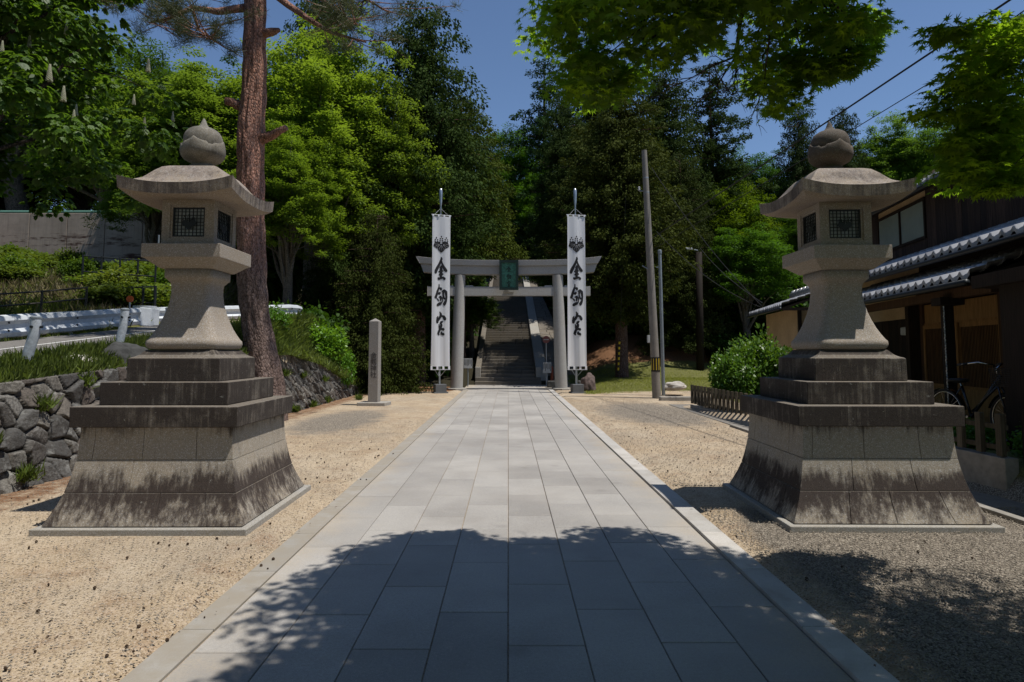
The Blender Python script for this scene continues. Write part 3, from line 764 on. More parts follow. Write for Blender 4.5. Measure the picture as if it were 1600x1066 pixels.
# ------------------------------------------------------------------ torii
def build_torii():
    t = thing('torii_gate', 'grey stone shrine gate with green plaque at the end of the path', 'torii gate', (.03, 27.2, 0)); t.scale = (1.005, 1, 1.012)
    for s in (-1, 1):
        x = s*2.21; p = []
        prof = [(.265, 0), (.262, .6), (.25, 2.2), (.235, 3.8), (.226, 4.83)]
        mb = MB(); seg = 40; vs = []; fs = []
        for r, z in prof:
            for k in range(seg):
                an = 2*PI*k/seg; vs.append((x-s*.13*z/4.83+r*math.cos(an), r*math.sin(an), z))
        for j in range(len(prof)-1):
            for k in range(seg): fs.append((j*seg+k, j*seg+(k+1) % seg, (j+1)*seg+(k+1) % seg, (j+1)*seg+k))
        mb.add(vs, fs); mb.build('pillar', 'granite_gate', t, smooth=True)
        MB().lathe([(.42, -.1), (.42, .06), (.40, .075), (.30, .08)], (x, 0, 0), 8).build('pillar_footing', 'granite_pale', t)
    def beam(x0, x1, zf, hh, dep, endtilt=.12, steps=24, flare=0):
        rows = []
        for i in range(steps+1):
            u = -1+2*i/steps; x = (x0+x1)/2+u*(x1-x0)/2; zb, ht = zf(u), hh(u)
            rows.append([(x, -dep, zb), (x, -dep-flare, zb+ht), (x, dep+flare, zb+ht), (x, dep, zb)])
        for r, s in ((rows[0], -1), (rows[-1], 1)):
            for k in (1, 2): r[k] = (r[k][0]+s*endtilt, r[k][1], r[k][2]+.02)
        mb = MB(); vs = [p for r in rows for p in r]; fs = []
        for i in range(steps):
            for k in range(4): fs.append((i*4+k, i*4+(k+1) % 4, (i+1)*4+(k+1) % 4, (i+1)*4+k))
        fs.append((0, 3, 2, 1)[::-1]); n = steps*4; fs.append((n, n+1, n+2, n+3)); return mb.add(vs, fs)
    cz = lambda u: .10*abs(u)**3
    beam(-3.62, 3.62, lambda u: 4.835+cz(u), lambda u: .36, .20, .14).build('lower_lintel', 'granite_gate', t, bevel=.01)
    beam(-3.78, 3.78, lambda u: 5.198+cz(u)*1.05, lambda u: .235+.04*abs(u)**3, .27, .16, flare=.03).build('top_lintel', 'granite_gate', t, bevel=.01)
    beam(-3.46, 3.46, lambda u: 3.94, lambda u: .385, .13, 0).build('tie_beam', 'granite_gate', t, bevel=.01)
    for s in (-1, 1):
        for d in (-1, 1): MB().box((s*2.10+d*.42, 0, 4.345), (.34, .20, .075), taper=.9).build('wedge', 'granite_gate', t)
    # green bronze plaque
    pl = MB(); z0, z1 = 4.16, 5.40
    def pt(x, z, d): return (x, -.36-.13*(z-z0)/(z1-z0)-d, z)
    pl.grid([[pt(-.335, z0+.06, 0), pt(.335, z0+.06, 0)], [pt(-.335, z1-.06, 0), pt(.335, z1-.06, 0)]])
    po = pl.build('plaque', 'verdigris', t)
    fr = MB()
    for (xa, za, xb, zb) in ((-.40, z0, .40, z0+.10), (-.40, z1-.11, .40, z1), (-.40, z0+.10, -.30, z1-.11), (.30, z0+.10, .40, z1-.11)):
        vs = [pt(xa, za, .06), pt(xb, za, .06), pt(xb, zb, .06), pt(xa, zb, .06), pt(xa, za, -.03), pt(xb, za, -.03), pt(xb, zb, -.03), pt(xa, zb, -.03)]
        fr.add(vs, [(0, 1, 2, 3), (0, 4, 5, 1), (1, 5, 6, 2), (2, 6, 7, 3), (3, 7, 4, 0), (7, 6, 5, 4)])
    fr.build('plaque_frame', 'verdigris_dark', po)
    MB().box((0, -.2, 4.12), (.42, .16, .08)).build('plaque_bracket', 'granite_gate', t)
    return t, pt, z0, z1, po
torii, PLQ, PZ0, PZ1, plaque = build_torii()

# brush characters, traced as tapering strokes: (x, y, radius) in a 0..805 wide cell, 23.68 units to the pixel
K_GOLD = [[(400, 90, 18), (410, 150, 34), (385, 225, 36), (320, 370, 40), (250, 500, 50), (200, 600, 50), (185, 680, 38)],
          [(400, 200, 22), (430, 320, 28), (480, 440, 40), (545, 550, 54), (595, 600, 46)],
          [(400, 415, 32), (390, 600, 52), (390, 850, 36)], [(345, 470, 18), (440, 465, 18)], [(305, 630, 18), (370, 605, 32), (465, 600, 20)],
          [(330, 745, 30), (400, 720, 36), (470, 715, 24)], [(285, 850, 24), (310, 890, 42), (390, 865, 32), (475, 840, 32), (530, 895, 44)]]
K_SWORD = [[(325, 145, 16), (325, 240, 22), (270, 400, 38), (220, 560, 40), (190, 645, 44)], [(340, 290, 28), (395, 300, 38), (400, 345, 36)],
           [(270, 490, 24), (330, 490, 44), (370, 450, 28)], [(320, 630, 16), (390, 600, 38), (390, 680, 28), (370, 770, 18)],
           [(235, 665, 14), (290, 720, 28), (312, 770, 14)], [(265, 920, 42), (340, 870, 48), (400, 845, 42)],
           [(430, 410, 16), (510, 385, 50), (585, 430, 46), (605, 600, 34), (590, 760, 36), (530, 870, 56), (530, 915, 28)],
           [(480, 450, 34), (482, 540, 26), (500, 640, 34), (545, 690, 26)], [(400, 640, 22), (450, 645, 20), (450, 780, 18), (425, 835, 24)]]
K_SHRINE = [[(362, 145, 16), (400, 220, 38), (395, 300, 38), (340, 390, 44), (270, 450, 50), (262, 545, 38)], [(292, 305, 14), (250, 385, 30)],
            [(440, 290, 32), (510, 320, 42), (548, 390, 50), (555, 430, 44)], [(470, 490, 22), (420, 530, 42), (380, 580, 24)],
            [(335, 605, 16), (345, 700, 26), (360, 775, 30)], [(430, 610, 38), (410, 690, 44), (370, 780, 34), (330, 870, 40), (310, 935, 40), (335, 990, 26)],
            [(380, 810, 18), (450, 770, 34), (512, 790, 46)], [(430, 880, 24), (430, 940, 40), (500, 960, 44), (530, 995, 20)]]
def strokes(mb, chars, put):
    lay = 0
    for st in chars:
        lay += 1
        # densify
        pts = []
        for i in range(len(st)-1):
            for k in range(4):
                f = k/4; pts.append([st[i][j]+(st[i+1][j]-st[i][j])*f for j in range(3)])
        pts.append(list(st[-1]))
        L, R = [], []
        for i, (x, y, r) in enumerate(pts):
            a, b = pts[max(0, i-1)], pts[min(len(pts)-1, i+1)]
            dx, dy = b[0]-a[0], b[1]-a[1]; l = math.hypot(dx, dy) or 1; nx, ny = -dy/l, dx/l
            r *= 1.16; L.append((x+nx*r, y+ny*r)); R.append((x-nx*r, y-ny*r))
        def cap(p, q, sgn):
            x, y, r = p; a0 = math.atan2(p[1]-q[1], p[0]-q[0])
            return [(x+r*.85*math.cos(a0+t), y+r*.85*math.sin(a0+t)) for t in (PI/3*sgn, 0, -PI/3*sgn)]
        n = len(L); W5 = [[(l[0]+(r[0]-l[0])*q/4, l[1]+(r[1]-l[1])*q/4) for l, r in zip(L, R)] for q in range(5)]
        mb.grid([[put(x, y, lay) for x, y in row] for row in W5], .5)
        vs = [put(x, y, lay) for x, y in L+R]; fs = []
        c0 = cap(pts[0], pts[1], -1); c1 = cap(pts[-1], pts[-2], 1)
        k = len(vs); vs += [put(x, y, lay) for x, y in c0]+[put(x, y, lay) for x, y in c1]
        fs += [(0, n, k+2, k+1, k)[::1], (n-1, 2*n-1, k+5, k+4, k+3)]
        mb.add(vs, fs, .5)
def clothy(u, z, ph, zt, zb):
    """depth of the hanging cloth; u across -.5..5, z height"""
    t = (zt-z)/(zt-zb)
    return .030*math.sin(u*6.5+ph+z*.35)*(.4+.6*t)+.05*u*math.sin(z*.6+ph)+.0022*math.sin(u*24+ph*2+z*.5)*(.3+.9*t)+.04*t*t*math.sin(ph)
def make_banner(label, x, Y, ph, mirror):
    t = thing('shrine_banner', label, 'banner', (x, Y, 0), math.radians(9 if mirror else 20), 'tall white banners either side of the gate')
    zt, zb = 6.86, 1.02; W = .72
    MB().box2((-.22, -.2, -.05), (.22, .2, .34)).build('base_block', 'block_grey', t, bevel=.012)
    MB().box2((-.28, -.24, -.05), (.28, .24, .05)).build('base_plate', 'block_grey', t, bevel=.01)
    dy = .10
    MB().tube([(0, dy, .3), (0, dy, 7.02)], [.045, .032], 14).build('pole', 'steel', t, smooth=True, angle=40)
    b = MB(); b.tube([(-W/2-.04, -.03, zt+.06), (W/2+.04, -.03, zt+.05)], .018, 8); b.build('top_bar', 'sign_white', t)
    b = MB(); b.tube([(-.28, -.03, zt+.06), (0, dy, zt+.36), (.28, -.03, zt+.06)], .007, 6); b.build('hanging_cord', 'sign_white', t)
    b = MB(); b.box2((-W/2-.04, -.05, zb-.14), (W/2+.04, -.02, zb-.105)); b.build('bottom_bar', 'sign_white', t)
    b = MB(); b.tube([(-.22, -.03, zb-.13), (0, dy, zb-.42)], .010, 6); b.tube([(.22, -.03, zb-.13), (0, dy, zb-.42)], .010, 6); b.build('brace', 'steel', t)
    MB().lathe([(.02, 7.0), (.035, 7.04), (.03, 7.25), (.035, 7.3), (.055, 7.45), (.072, 7.8), (.070, 7.92), (.05, 7.99), (.01, 8.02)], (0, dy, 0), 18).build('finial', 'steel', t, smooth=True)
    def cy(u, z): return -.045+clothy(u*1.4, z, ph, zt, zb)
    nx, nz = 30, 90
    rows = [[((u/nx-.5)*W*(1+.07*((zt-(zt-(zt-zb)*v/nz))/(zt-zb))**3), cy(u/nx-.5, zt-(zt-zb)*v/nz), zt-(zt-zb)*v/nz) for u in range(nx+1)] for v in range(nz+1)]
    c = MB().grid(rows); 
    for k in (-1, 0, 1):   # loops top and bottom
        pass
    co = c.build('cloth', 'cloth', t, smooth=True)
    lp = MB()
    for xx in (-.335, -.115, .115, .335):
        MB().box2((xx-.035, -.055, zt-.01), (xx+.035, -.045, zt+.075)).build('loop', 'cloth', co); MB().box2((xx*1.05-.04, -.055, zb-.13), (xx*1.05+.04, -.046, zb+.01)).build('loop', 'cloth', co)
    def putc(px, py):   # px in photo pixels from the cloth centre line
        pass
    sc = Y/1000/23.68
    ink = MB()
    for chars, y0 in ((K_GOLD, 400), (K_SWORD, 440), (K_SHRINE, 483)):
        def put(X, Yc, l, y0=y0):
            xx = (X-395)*sc; z = 1.6-(y0+Yc/23.68-550)*Y/1000
            return (xx, cy(xx/W, z)-.008-l*.0004, z)
        strokes(ink, chars, put)
    ink.build('lettering', 'ink', co)
    em = MB()
    S = .335
    def putk(x, z, l):
        return (x, cy(x/W, z)-.008-l*.0004, z)
    kiri(em, 0, 1.6+(550-384)*Y/1000-.03, S, putk)
    em.build('crest', 'ink', co)
    # pale veins on the leaves
    vn = MB()
    z0 = 1.6+(550-384)*Y/1000-.03
    for ox, ang0 in ((-.12, -1.05), (.12, 1.05), (0, 0)):
        for da in (-.42, 0, .42):
            a = ang0*1.15+da; p0 = Vector((ox*S, z0+.1*S)); L = .72*S
            d = Vector((math.sin(a), -math.cos(a)))
            if ang0 < 0: d = Vector((-abs(math.sin(a)), -math.cos(a)))
            n = Vector((-d.y, d.x))*.004
            q = [p0+d*.1*S+n, p0+d*L+n*.3, p0+d*L-n*.3, p0+d*.1*S-n]
            vn.add([putk(v.x, v.y, 30) for v in q], [(0, 1, 2, 3)])
    vn.build('crest_vein', 'cloth', co)
    t.scale = (1, 1, 1.014)
    return t
make_banner('tall white banner with black brush characters left of the gate', -2.66, 25.0, .6, 0)
make_banner('tall white banner with black brush characters right of the gate', 2.69, 25.0, 2.9, 1)

# relief characters on the plaque (illegible at this distance): raised strokes like the banner's
rl = MB()
for chars, zc in ((K_GOLD, 5.03), (K_SWORD, 4.73), (K_SHRINE, 4.43)):
    def put(X, Yc, l, zc=zc):
        return PLQ((X-395)*.00042, zc-(Yc-530)*.00030, .008+l*.0008)
    strokes(rl, chars, put)
rl.build('relief_lettering', 'verdigris_dark', plaque)
# ------------------------------------------------------------------ stone marker
def build_marker():
    t = thing('stone_marker', 'tall square stone pillar with carved characters on the left of the path', 'stone marker', (-4.02, 19.25, 0), math.radians(-6))
    sq_loft([(.150, .05), (.145, 2.52)]+[(.01, 2.61)]).build('pillar', 'marker_stone', t, bevel=.008)
    mb = MB().box((0, 0, .04), (.86, .66, .13)); mb.build('footing', 'granite_pale', t, bevel=.02)
    tx = bpy.data.curves.new('inscription', 'FONT'); tx.body = '金\n剱\n神\n社'; tx.size = .20; tx.align_x = 'CENTER'; tx.space_line = .95; tx.extrude = .002
    fo = bpy.data.objects.new('tmp', tx); COL.objects.link(fo); dg = bpy.context.evaluated_depsgraph_get()
    me = bpy.data.meshes.new_from_object(fo.evaluated_get(dg)); bpy.data.objects.remove(fo)
    o = bpy.data.objects.new('inscription', me); COL.objects.link(o); o.parent = t; o.location = (.01, -.1500, 1.42); o.rotation_euler = (PI/2, 0, 0); me.materials.clear(); me.materials.append(MT['carving'])
build_marker()
# ------------------------------------------------------------------ stairs and embankment behind the gate
def build_stairs():
    t = thing('stone_stairs', 'long worn stone stairway climbing through the wood behind the gate', 'stairs', (0, 0, 0))
    mb = MB(); y = 31.15; z = 0
    for i in range(58):
        wide = 1.62 if i < 2 else 1.36
        tr = .34 if i < 2 else .60; r = .17
        x = -wide
        while x < wide-.01:     # each tread of two or three blocks
            L = min(random.uniform(.8, 1.4), wide-x)
            if wide-(x+L) < .4: L = wide-x
            dz = random.uniform(-.006, .006)
            mb.box2((x+.004, y+random.uniform(-.006, .006), z-.15 if i else -.2), (x+L-.004, y+tr+.25, z+r+dz)); x += L
        y += tr; z += r
    mb.build('steps', 'stair_stone', t, bevel=.012)
    s0, z0 = 31.9, .34; sl = .17/.60
    for s in (-1, 1):
        b = MB(); yy = 31.75; k = 0
        MB().box((s*1.50, 31.83, .42), (.27, .30, .86)).build('newel_post', 'granite_pale', t, bevel=.02)
        while yy < 65:
            L = 1.5; za = z0+(yy-s0)*sl; zb = za+L*sl; h = .42 if s > 0 else .34
            x0, x1 = (1.375, 1.93) if s > 0 else (-1.66, -1.375); g = .008
            vs = [(x0, yy+g, za-.6), (x1, yy+g, za-.6), (x1, yy+L-g, zb-.6), (x0, yy+L-g, zb-.6), (x0, yy+g, za+h), (x1, yy+g, za+h), (x1, yy+L-g, zb+h), (x0, yy+L-g, zb+h)]
            b.add(vs, [(3, 2, 1, 0), (4, 5, 6, 7), (0, 1, 5, 4), (1, 2, 6, 5), (2, 3, 7, 6), (3, 0, 4, 7)]); yy += L
        b.build('balustrade', 'granite_pale' if s > 0 else 'stair_stone', t, bevel=.02)
    return t
build_stairs()
def build_embankment():
    mb = MB(); sl = .17/.60; rr = random.Random(4)
    # rows of blocks on the slope right of the stairs
    y = 32.6
    while y < 64:
        L = .55; xr = 3.5-(y-33)*.04; x = 1.95+rr.uniform(-.3, 0)*0; k = 0
        while x < xr-.1:
            W = rr.uniform(.45, .75); W = min(W, xr-x)
            def zz(xx, yy): return .34+(yy-31.9)*sl+.30-(xx-1.95)*.10
            d = rr.uniform(-.02, .02)
            vs = [(x+.01, y+.01, zz(x, y)-.5), (x+W-.01, y+.01, zz(x+W, y)-.5), (x+W-.01, y+L-.01, zz(x+W, y+L)-.5), (x+.01, y+L-.01, zz(x, y+L)-.5)]
            vs += [(a, b_, c+.5+d) for a, b_, c in vs]
            mb.add(vs, [(3, 2, 1, 0), (4, 5, 6, 7), (0, 1, 5, 4), (1, 2, 6, 5), (2, 3, 7, 6), (3, 0, 4, 7)], rr.random()); x += W
        y += L
    o = mb.build('stone_embankment', 'stair_stone', bevel=.02); tag(o, 'sloping embankment of stone blocks right of the stairway', 'embankment')
    mb = MB()
    vs = [(1.95, 32.6, -.3), (3.5, 32.6, -.3), (2.3, 64, 5), (1.95, 64, 5), (1.95, 32.6, .72), (3.5, 32.6, .60), (2.3, 64, 9.4), (1.95, 64, 9.5)]
build_embankment()

def sign(name, label, cat, x, Y, z0, zc, w, h, mat='sign_white', ry=0, lines=6, group=None):
    t = thing(name, label, cat, (x, Y, z0), ry, group)
    MB().tube([(0, .03, -.1), (0, .03, zc)], .025, 10).build('post', 'galvanised', t)
    b = MB().box((0, 0, zc), (w, .03, h)).build('panel', mat, t, bevel=.004)
    if lines:
        m = MB(); rr = random.Random(int(abs(x)*100))
        for k in range(lines):
            xx = -w*.4+w*.8*k/(lines-1); L = h*rr.uniform(.45, .8); m.box2((xx-.012, -.0175, zc+h*.4-L), (xx+.012, -.0165, zc+h*.4))
        m.build('printed_text', 'ink', b)
    return t
sign('notice_board', 'white notice board with vertical lettering between left pillar and stairs', 'notice board', -1.86, 29.6, 0, 1.07, .40, .46)
t = thing('round_sign', 'faded round red sign on a pole right of the stairs', 'road sign', (1.80, 30.2, 0))
MB().tube([(0, .02, -.1), (0, .02, 2.2)], .022, 10).build('post', 'sign_white', t)
MB().lathe([(.17, -.008), (.175, 0), (.17, .008)], (0, 0, 0), 28).build('disc', 'red_faded', t)
d = [k for k in kids(t) if k.name.startswith('disc')][0]; d.location = (0, -.02, 2.18); d.rotation_euler = (PI/2, 0, 0)
b = MB().box((0, -.04, 2.18), (.24, .012, .04)).build('bar', 'sign_white', t)
sign('notice_board', 'small pale notice board on the pole foot right of the stairs', 'notice board', 1.83, 30.0, 0, .86, .38, .50)
t = thing('red_bollard', 'reddish brown bollard beside the right notice board', 'bollard', (2.08, 30.4, 0))
MB().lathe([(.07, -.05), (.07, .78), (.055, .80)], (0, 0, 0), 16).build('post', 'brick_red', t, smooth=True, angle=40)
MB().lathe([(.05, .80), (.06, .84), (.045, .90), (.01, .93)], (0, 0, 0), 16).build('cap', 'brick_red', t, smooth=True)
o = MB().box((2.05, 29.0, .12), (.55, .6, .34)).build('dark_stone_block', 'boulder', bevel=.03); tag(o, 'low dark block on the ground at the foot of the right signs', 'stone block')

def rock(name, label, cat, c, r, mat, seed, group=None):
    bm = bmesh.new(); bmesh.ops.create_icosphere(bm, subdivisions=4, radius=1)
    for v in bm.verts:
        p = v.co.copy(); n = mnoise.noise(p*1.3+Vector((seed, 0, 0)))*.35+mnoise.noise(p*3.1+Vector((0, seed, 0)))*.12
        q = p*(1+n); v.co = (q.x*r[0], q.y*r[1], q.z*r[2])
    me = bpy.data.meshes.new(name); bm.to_mesh(me); bm.free(); me.polygons.foreach_set('use_smooth', [True]*len(me.polygons))
    me.materials.append(MT[mat]); o = bpy.data.objects.new(name, me); COL.objects.link(o); o.location = c; tag(o, label, cat, group); return o
rock('boulder', 'upright reddish boulder right of the right banner', 'boulder', (3.30, 26.2, .22), (.30, .28, .50), 'rock', 3.3)
rock('boulder', 'small dark stone behind the right banner base', 'boulder', (2.98, 26.6, .15), (.20, .2, .26), 'boulder', 1.3)
rock('boulder', 'pale flat stone on the lawn beside the thin metal pole', 'boulder', (6.05, 23.3, .36), (.42, .3, .16), 'pale_rock', 5.3)
rock('boulder', 'dark rounded boulder on the bank behind the left lantern', 'boulder', (-6.42, 10.7, 1.42), (.42, .5, .34), 'boulder', 9.1)
rock('boulder', 'pale low boulder in the grass left of the dark one', 'boulder', (-6.75, 9.75, 1.40), (.42, .35, .16), 'pale_rock', 8.1)

# ------------------------------------------------------------------ poles and wires
def utility():
    B = Vector((5.15, 22.2, .1)); T = Vector((4.84, 22.2, 8.75))
    t = thing('utility_pole', 'tall concrete utility pole leaning slightly beside the lawn', 'utility pole', B)
    D = T-B
    MB().tube([(0, 0, -.3), D*.3, D*.6, D], [.155, .14, .12, .092], 20).build('pole', 'utility_concrete', t, smooth=True, angle=50)
    c = D*((1.15)/D.length); MB().tube([D*.095, D*.152], [.157, .154], 20, caps=False).build('warning_band', 'ink', t, smooth=True)
    for k in range(-2, 3):
        a = -PI/2+k*.62; MB().box(D*.124+Vector((math.cos(a)*.155, math.sin(a)*.155, 0)), (.028, .01, .40), rz=a+PI/2).build('reflective_stripe', 'yellow', t)
    MB().box(D*.225+Vector((-.20, -.05, 0)), (.09, .10, .26)).build('meter_box', 'sign_white', t, bevel=.01)
    for f in (.22, .30, .52, .58, .66, .82, .88): MB().lathe([(.150-.06*f, 0), (.154-.06*f, .01), (.154-.06*f, .05), (.150-.06*f, .06)], D*f, 20).build('strap', 'galvanised', t)
    MB().tube([D*.83+Vector((-.25, 0, 0)), D*.83+Vector((.05, 0, 0))], .02, 8).build('bracket', 'galvanised', t)
    MB().lathe([(.03, 0), (.05, .03), (.035, .07), (.05, .11), (.02, .14)], D*.83+Vector((-.25, 0, .02)), 10).build('insulator', 'sign_white', t)
    MB().tube([D*.52+Vector((-.28, 0, .02)), D*.50+Vector((.0, -.1, 0))], .018, 8).build('bracket', 'galvanised', t)
    t = thing('metal_pole', 'thin galvanised pole standing right of the utility pole', 'pole', (5.62, 23.2, .2))
    MB().tube([(0, 0, -.3), (-.05, 0, 5.05)], [.065, .06], 16).build('pole', 'galvanised', t, smooth=True, angle=50)
    MB().lathe([(.075, 0), (.075, .12), (.05, .14)], (-.05, 0, 5.0), 14).build('cap', 'galvanised', t)
    MB().box((-.12, 0, 4.5), (.12, .05, .04)).build('clamp', 'galvanised', t)
    # guy wire with striped guard
    t = thing('guy_wire', 'guy wire with yellow and black striped guard beside the cypress trunk', 'guy wire', (5.05, 29.5, .4))
    d = Vector((.25, -1.2, 8.2))
    MB().tube([(0, 0, -.2), d], .008, 6).build('wire', 'wire_black', t)
    MB().tube([d*.03, d*.21], .045, 10).build('guard', 'hazard', t)
    tw = thing('wooden_pole', 'dark wooden pole with a lamp arm in front of the wood', 'pole', (9.72, 32.4, H(9.72, 32.4)-.2))
    MB().tube([(0, 0, 0), (.05, 0, 6.9-H(9.72, 32.4))], [.2, .16], 14).build('pole', 'dark_timber', tw, smooth=True)
    MB().tube([(.0, 0, 6.3), (-.50, -.2, 6.35)], .03, 8).build('lamp_arm', 'galvanised', tw)
    MB().box((-.6, -.25, 6.35), (.5, .16, .10), rz=.3).build('lamp_head', 'sign_white', tw, bevel=.02)
utility()
def wire(label, a, b, sag, r, name='overhead_wire', mat='wire_black', group=None):
    a, b = Vector(a), Vector(b); pts = [a.lerp(b, i/24)-Vector((0, 0, sag*4*(i/24)*(1-i/24))) for i in range(25)]
    o = MB().tube(pts, r, 6).build(name, mat); tag(o, label, 'wire', group)
wire('thick black overhead cable crossing the sky at upper right', P(1020, 372, 22.2), P(1620, -28, 7.5), .0, .016)
wire('thin overhead wire below the thick cable at upper right', P(1020, 390, 22.2), P(1620, 28, 8), .02, .008)
wire('thin wire from the utility pole top down to the house eave', P(1018, 262, 22.2), P(1190, 478, 19.6), .25, .010)
wire('second thin wire from the lower pole bracket to the house eave', P(1026, 362, 22.2), P(1188, 480, 19.6), .30, .010)
wire('wire from the wooden pole to the house eave', P(1094, 388, 32.4), P(1192, 474, 19.6), .2, .012)

# curb stub at the pole
o = MB().box((5.95, 21.2, .05), (1.9, .26, .16)).build('kerb_stone', 'concrete', bevel=.03); tag(o, 'short concrete kerb at the foot of the utility pole', 'kerb stone')

# ------------------------------------------------------------------ guard rails, road posts, railings
def wbeam(pts, z0, h=.34):
    """corrugated beam swept along pts"""
    prof = [(-.02, -.17), (.03, -.15), (.05, -.09), (.0, -.03), (0, .03), (.05, .09), (.03, .15), (-.02, .17)]
    mb = MB(); rows = []
    for i, p in enumerate(pts):
        a, b = Vector(pts[max(0, i-1)]), Vector(pts[min(len(pts)-1, i+1)]); d = (b-a); n = Vector((d.y, -d.x, 0)).normalized()
        rows.append([tuple(Vector(p)+n*u*1.4+Vector((0, 0, z0+v*h/.34))) for u, v in prof])
    return mb.grid(rows)
def guard(label, pts, h, posts, flat_end=True):
    t = thing('guardrail', label, 'guardrail', pts[0], 0, 'white guardrails along the road')
    o = Vector(pts[0]); L = [Vector(p)-o for p in pts]
    b = wbeam(L, .30, h).build('beam', 'white_paint', t); s = b.modifiers.new('s', 'SOLIDIFY'); s.thickness = .006
    for f in posts:
        i = min(int(f), len(L)-1); p = L[i]
        for zz in (.22, .38): MB().lathe([(.022, 0), (.022, .02), (.01, .03)], (0, 0, 0), 8).build('bolt', 'iron', t).matrix_local = Matrix.Translation(p+Vector((.045, 0, zz))) @ Matrix.Rotation(PI/2, 4, 'Y')
        MB().tube([p+Vector((-.10, 0, -.4)), p+Vector((-.10, 0, .52))], .06, 12).build('post', 'post_paint', t, smooth=True, angle=50)
    return t, L
gp = [(-9.9+.0*y, y, float(roadz(y))) for y in np.arange(6, 17.1, .5)]
t, L = guard('long white corrugated guardrail on the far side of the road', gp, .46, range(1, 22, 4))
e = L[-1]
MB().box(e+Vector((.06, .42, .30)), (.05, .85, .50), rz=-.05).build('end_plate', 'white_paint', t, bevel=.02)
q = L[-2]; MB().tube([q+Vector((0.05, 0, .4)), q+Vector((.05, 0, .72))], .02, 8).build('reflector_stem', 'sign_white', t)
MB().lathe([(.02, -.03), (.085, -.025), (.085, .025), (.02, .03)], (0, 0, 0), 18).build('reflector', 'orange', t)
r_ = [k for k in kids(t) if k.name.startswith('reflector') and 'stem' not in k.name][0]; r_.location = q+Vector((.05, 0, .78)); r_.rotation_euler = (PI/2, 0, 0)
cv = [(-10.25, 17.9), (-9.6, 18.6), (-8.9, 19.3), (-8.2, 20.0), (-7.6, 20.6), (-7.2, 21.0), (-7.05, 21.3), (-7.1, 21.7), (-7.3, 22.0)]
gp2 = [(x, y, float(roadz(y))) for x, y in cv]
t, L = guard('curved white guardrail seen behind the pine trunk', gp2, .42, [1, 3, 5, 6, 7])
MB().tube([L[0]+Vector((0, 0, .05)), L[0]+Vector((0, 0, .55))], .30, 20, caps=True).build('rounded_end', 'white_paint', t, smooth=True, angle=50)
def bent_post(label, base, h, lean, refl=False):
    t = thing('road_post', label, 'road post', base, 0, 'white posts on the near edge of the road')
    pts = [(0, 0, -.3), (0, 0, 0), (lean*.35, 0, h*.3), (lean*.8, 0, h*.6), (lean*1.0, 0, h*.85), (lean*1.0, 0, h)]
    MB().tube(pts, .068, 18).build('post', 'post_paint', t, smooth=True, angle=50)
    MB().lathe([(.074, 0), (.074, .02), (.05, .035), (.01, .04)], (lean, 0, h), 18).build('cap', 'galvanised', t)
    MB().tube([(lean+.0, -.09, h*.82), (lean, .09, h*.82)], .018, 8).build('bolt', 'iron', t)
    b = MB().tube([(lean+.055, -.0, h*.82), (lean+.10, 0, h*.82)], .018, 8).build('bolt', 'iron', t)
bent_post('bent white post nearest the left edge, leaning toward the lantern', (-6.66, 8.75, 1.42), .64, .11)
bent_post('bent white post beside the orange reflector', (-6.82, 11.1, 1.63), .70, .09)
bent_post('short pinkish white post just left of the lantern shaft', (-6.85, 12.75, 1.80), .66, .02)
def railing(label, pts, h, rails, mat='rail_brown', postr=.03, rr=.022, every=1):
    t = thing('railing', label, 'railing', pts[0]); o = Vector(pts[0]); L = [Vector(p)-o for p in pts]
    for i, p in enumerate(L):
        if i % every == 0: MB().tube([p+Vector((0, 0, -.3)), p+Vector((0, 0, h+.03))], postr, 8).build('post', mat, t)
    for r in rails: MB().tube([p+Vector((0, 0, h*r)) for p in L], rr, 8).build('rail', mat, t)
railing('brown three-rail fence running behind the long guardrail', [(-14.5+.55*i, 12.9+.95*i, H(-11, 12.9+.95*i)+.10) for i in range(0, 6, 1)], .80, (1.0, .62, .2))
railing('dark railing on the slope above the three-rail fence', [(-13.6+.50*i, 20.2+.15*i, H(-13.6+.5*i, 20.2+.15*i)+.2+.0*i) for i in range(0, 5)], 1.0, (1, .5), 'iron')
railing('dark gate-like railing at the gap between the guardrails', [(-12.0+.42*i, 19.0-.12*i, 2.45) for i in range(0, 5)], 1.05, (1, .55, .1), 'iron', .04)
t = thing('thin_rod', 'thin upright rod standing on the weedy slope left of the lantern', 'rod', (-13.3, 24, H(-13.3, 24)))
MB().tube([(0, 0, -.3), (0, 0, 2.0)], .03, 6).build('rod', 'galvanised', t)

# concrete wall on the slope
def slope_wall():
    t = thing('concrete_wall', 'tan concrete wall with rusty stains above the weedy slope', 'wall', (0, 0, 0))
    mb = MB(); st = MB()
    y0 = 30.0
    x = -30.
    while x < -16.2:
        y = y0-(x+16)*.1*0; mb.box2((x+.01, y, 4.0), (x+1.79, y+.5, 8.2+.0)); x += 1.8
    w_ = mb.build('panel', 'wall_concrete', t, bevel=.02)
    rr = random.Random(2)
    for k in range(0):
        xx = rr.uniform(-29, -16.6); zz = rr.choice([6.9, 6.3, 6.0, 7.1])+rr.uniform(-.12, .12); L = rr.uniform(.3, 1.5)
        pts = []
        for i in range(14):
            a = 2*PI*i/14; pts.append((xx+math.cos(a)*L*.5*rr.uniform(.6, 1), y0-.004-.0006*k, zz+math.sin(a)*.13*rr.uniform(.4, 1)))
        st.add(pts, [tuple(range(14))[::-1]])
    MB().tube([(-30, y0+.1, 8.28), (-16.2, y0+.1, 8.28)], .07, 8).build('coping', 'green_film', t)
slope_wall()

